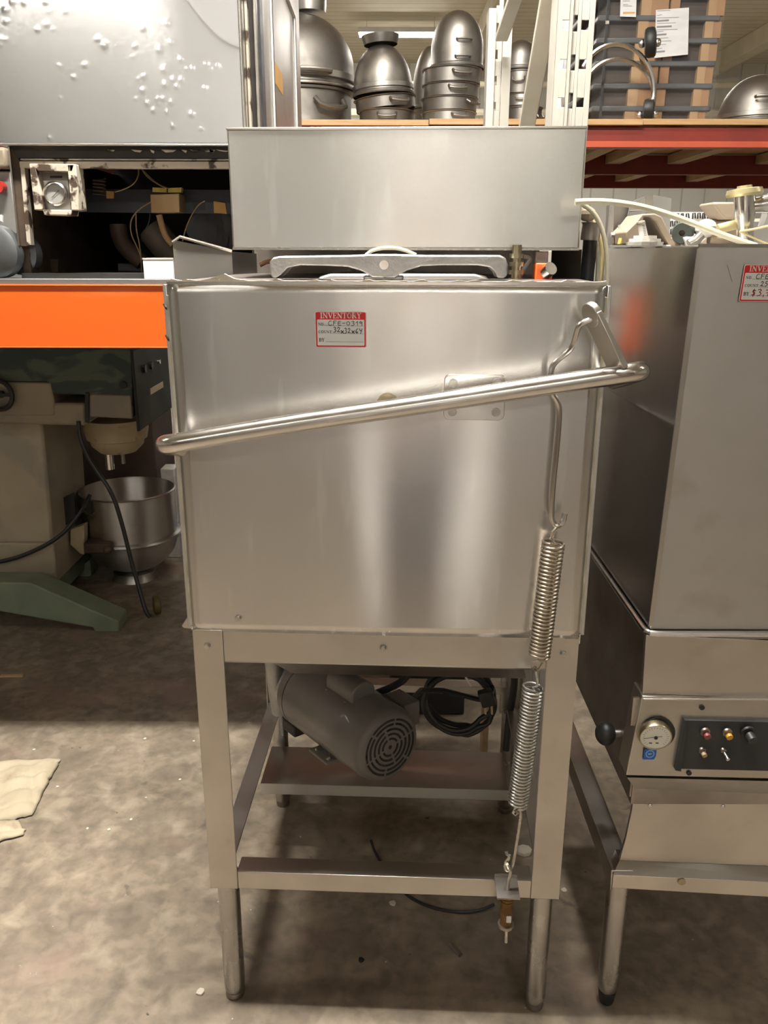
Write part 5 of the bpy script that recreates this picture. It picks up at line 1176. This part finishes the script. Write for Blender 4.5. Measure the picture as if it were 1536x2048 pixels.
q0_, q1_ = atz(2, 1354), atz(47, 1353); solo(MB().obox(q0_+V((0,0,.004)), q1_+V((0,0,.004)), (0,1,0), .012, (0,0,1), .006), 'wood_sliver', PINE, 'thin wood sliver lying in the shade at left', 'sliver')
for i, (x, y, lb) in enumerate(((290,1478,'midway along the shade line'),(388,1483,'at the shade line by the leg post'),(68,1500,'above the rag near the shade line'),(115,1574,'right of the rag edge'),
        (262,1640,'rightmost of the three low ones'),(175,1658,'leftmost of the three low ones'),(218,1660,'middle of the three low ones'),(360,1560,'beside the left leg post'))):
    chip(x, y, .0045, WHITEC, 'tiny white fleck on the lit floor, '+lb, seed=20+i)


# ================================================================== AISLE BEHIND THE CAMERA (unseen cabinets added to tone the reflections in the steel)
def tall_unit(x0, x1, y0, y1, h_, mat, label, cat='cabinet'):
    t = thing('added_cabinet', label, cat, ((x0+x1)/2, (y0+y1)/2, 0), 0, 'unseen cabinets added for the steel reflections')
    MB().box(x0, x1, y0, y1, .08, h_).build('body', mat, t, bevel=.01)
    MB().box(x0+.03, (x0+x1)/2-.01, y1, y1+.02, .12, h_-.04).build('door', mat, t, bevel=.004); MB().box((x0+x1)/2+.01, x1-.03, y1, y1+.02, .12, h_-.04).build('door', mat, t, bevel=.004)
    for x in (x0+.06, x1-.06): MB().box(x-.03, x+.03, y0+.03, y1-.03, 0, .08).build('plinth', SOOT, t)
GREYC = pm('grey_cabinet_paint', (.42,.415,.40), .5, 0, (.36,.355,.345), 4)
tall_unit(-1.75, -.50, -5.3, -4.5, 1.9, GREYC, 'unseen grey cabinet pair added at left to tone the hood reflection')
tall_unit(-3.3, -1.85, -5.3, -4.5, 1.75, BROWNB, 'unseen brown cabinet pair added at far left to tone the hood reflection')
tall_unit(.42, 1.7, -5.3, -4.5, 1.9, GREYC, 'unseen grey cabinet pair added at right to tone the hood reflection')
tall_unit(1.8, 3.3, -5.3, -4.5, 1.75, BROWNB, 'unseen brown cabinet pair added at far right to tone the hood reflection')

# ------------------------------------------------------------------ the photographer, seen only as a blurred reflection in the steel
SKIN = pm('skin', (.45,.27,.18), .5); SHIRT = pm('white_shirt_cloth', (.90,.90,.89), .85, 0, (.86,.86,.85), 9, bump=.1); TROUS = pm('dark_trouser_cloth', (.03,.03,.035), .85); HAIRM = pm('dark_hair', (.02,.016,.013), .6)
PERS = thing('person', 'person in open white coat and dark trousers holding a phone, mirrored in the hood', 'person', (.0, -1.62, 0))
def skin_mesh(name, pts, edges, rad, mat, par, root=0, sub=2):
    me = bpy.data.meshes.new(name); me.from_pydata([V(p) for p in pts], edges, []); me.materials.append(mat)
    o = bpy.data.objects.new(name, me); COL.objects.link(o); o.parent = par
    sk = o.modifiers.new('skin', 'SKIN'); sk.use_smooth_shade = True
    if not me.skin_vertices: me.attributes.new if False else None
    if len(me.skin_vertices) == 0:
        bpy.context.view_layer.objects.active = o
        bpy.ops.mesh.customdata_skin_add()
    for i, v in enumerate(me.skin_vertices[0].data):
        r = rad[i]; v.radius = r if isinstance(r, tuple) else (r, r); v.use_root = (i == root)
    o.modifiers.new('subdivision', 'SUBSURF').levels = sub
    return o
# local coordinates: person faces +y, feet on z = 0
pts = [(0,0,.95),(0,-.01,1.10),(0,0,1.28),(0,0,1.40),(0,.01,1.47),(0,.02,1.56),(0,.03,1.64),
       (.06,0,.86),(.058,.01,.50),(.055,-.01,.10),(.06,.10,.045),
       (-.06,0,.86),(-.058,.01,.50),(-.055,-.01,.10),(-.06,.10,.045),
       (.17,-.01,1.37),(.23,.03,1.12),(.10,.24,1.33),(.075,.28,1.37),
       (-.17,-.01,1.37),(-.23,.03,1.12),(-.10,.24,1.33),(-.075,.28,1.37)]
edg = [(0,1),(1,2),(2,3),(3,4),(4,5),(5,6),(0,7),(7,8),(8,9),(9,10),(0,11),(11,12),(12,13),(13,14),(3,15),(15,16),(16,17),(17,18),(3,19),(19,20),(20,21),(21,22)]
rad = [(.14,.10),(.13,.095),(.15,.10),(.12,.08),.052,(.075,.09),(.07,.085),.075,.052,.038,.034,.075,.052,.038,.034,.052,.042,.028,.026,.052,.042,.028,.026]
skin_mesh('body', pts, edg, rad, SKIN, PERS)
skin_mesh('shirt', [pts[0],pts[1],pts[2],pts[3],(0,0,1.44),pts[15],(.215,.015,1.2),pts[19],(-.215,.015,1.2)], [(0,1),(1,2),(2,3),(3,4),(3,5),(5,6),(3,7),(7,8)], [(.165,.125),(.15,.115),(.168,.118),(.135,.095),.065,.068,.062,.068,.062], SHIRT, PERS)
skin_mesh('trousers', [(0,0,.97),pts[7],pts[8],(.056,-.005,.08),pts[11],pts[12],(-.056,-.005,.08)], [(0,1),(1,2),(2,3),(0,4),(4,5),(5,6)], [(.12,.11),.075,.06,.05,.075,.06,.05], TROUS, PERS)
for s in (1, -1):
    MB().sphere(V((s*.06, -1.62+.055, .045)), .05, (.85,2.5,.85)).build('shoe', BLACK, PERS)
    for k in range(4):
        z = 1.40-.021*k; skin_mesh('finger', [(s*.078,.285,1.385-.012*k), (s*.062,.315,z), (s*.030,.322,z-.002), (s*.012,.318,z-.004)], [(0,1),(1,2),(2,3)], [.010,.009,.0085,.0075], SKIN, PERS, sub=1)
    skin_mesh('thumb', [(s*.082,.275,1.375), (s*.066,.282,1.345), (s*.040,.300,1.35)], [(0,1),(1,2)], [.012,.010,.0085], SKIN, PERS, sub=1)
MB().sphere(V((0, -1.62-.005, 1.625)), .090, (.86,1.0,1.0)).build('hair', HAIRM, PERS)
MB().lathe([(.088,0),(.089,.03),(.075,.06),(.04,.078),(0,.082)], V((0, -1.61, 1.655)), n=24).box(-.06, .06, -1.62+.09, -1.62+.17, 1.655, 1.661).build('cap', SHIRT, PERS)  # white cap added so the mirrored head stays bright
for x0, x1, zz in ((-.20, -.115, .22), (.105, .235, .16)):
    MB().grid(lambda a, b: V((x0+(x1-x0)*a+.012*math.sin(b*5)*(1 if x0 > 0 else -1), -1.62+.06*math.cos((x0+(x1-x0)*a)*6)+.012*math.sin(a*9+b*3), zz+(.98-zz)*b)), 12, 14).build('coat_panel', SHIRT, PERS, solid=.006)
for s in (1, -1): MB().sphere(V((s*.030, -1.62+.108, 1.60)), .011).build('eye', INK, PERS)
MB().sphere(V((0, -1.62+.118, 1.575)), .014, (.7,1,1.3)).build('nose', SKIN, PERS)
MB().obox(V((-.02, -1.62+.112, 1.545)), V((.02, -1.62+.112, 1.545)), (0,0,1), .007, (0,1,0), .006).build('mouth', MAROON, PERS)
ph = thing('phone', 'black phone held up by the person, taking the photograph', 'phone', (0, -1.300, 1.375))
MB().box(-.036, .036, -1.306, -1.298, 1.33, 1.44).build('phone_body', BLACK, ph, bevel=.004)
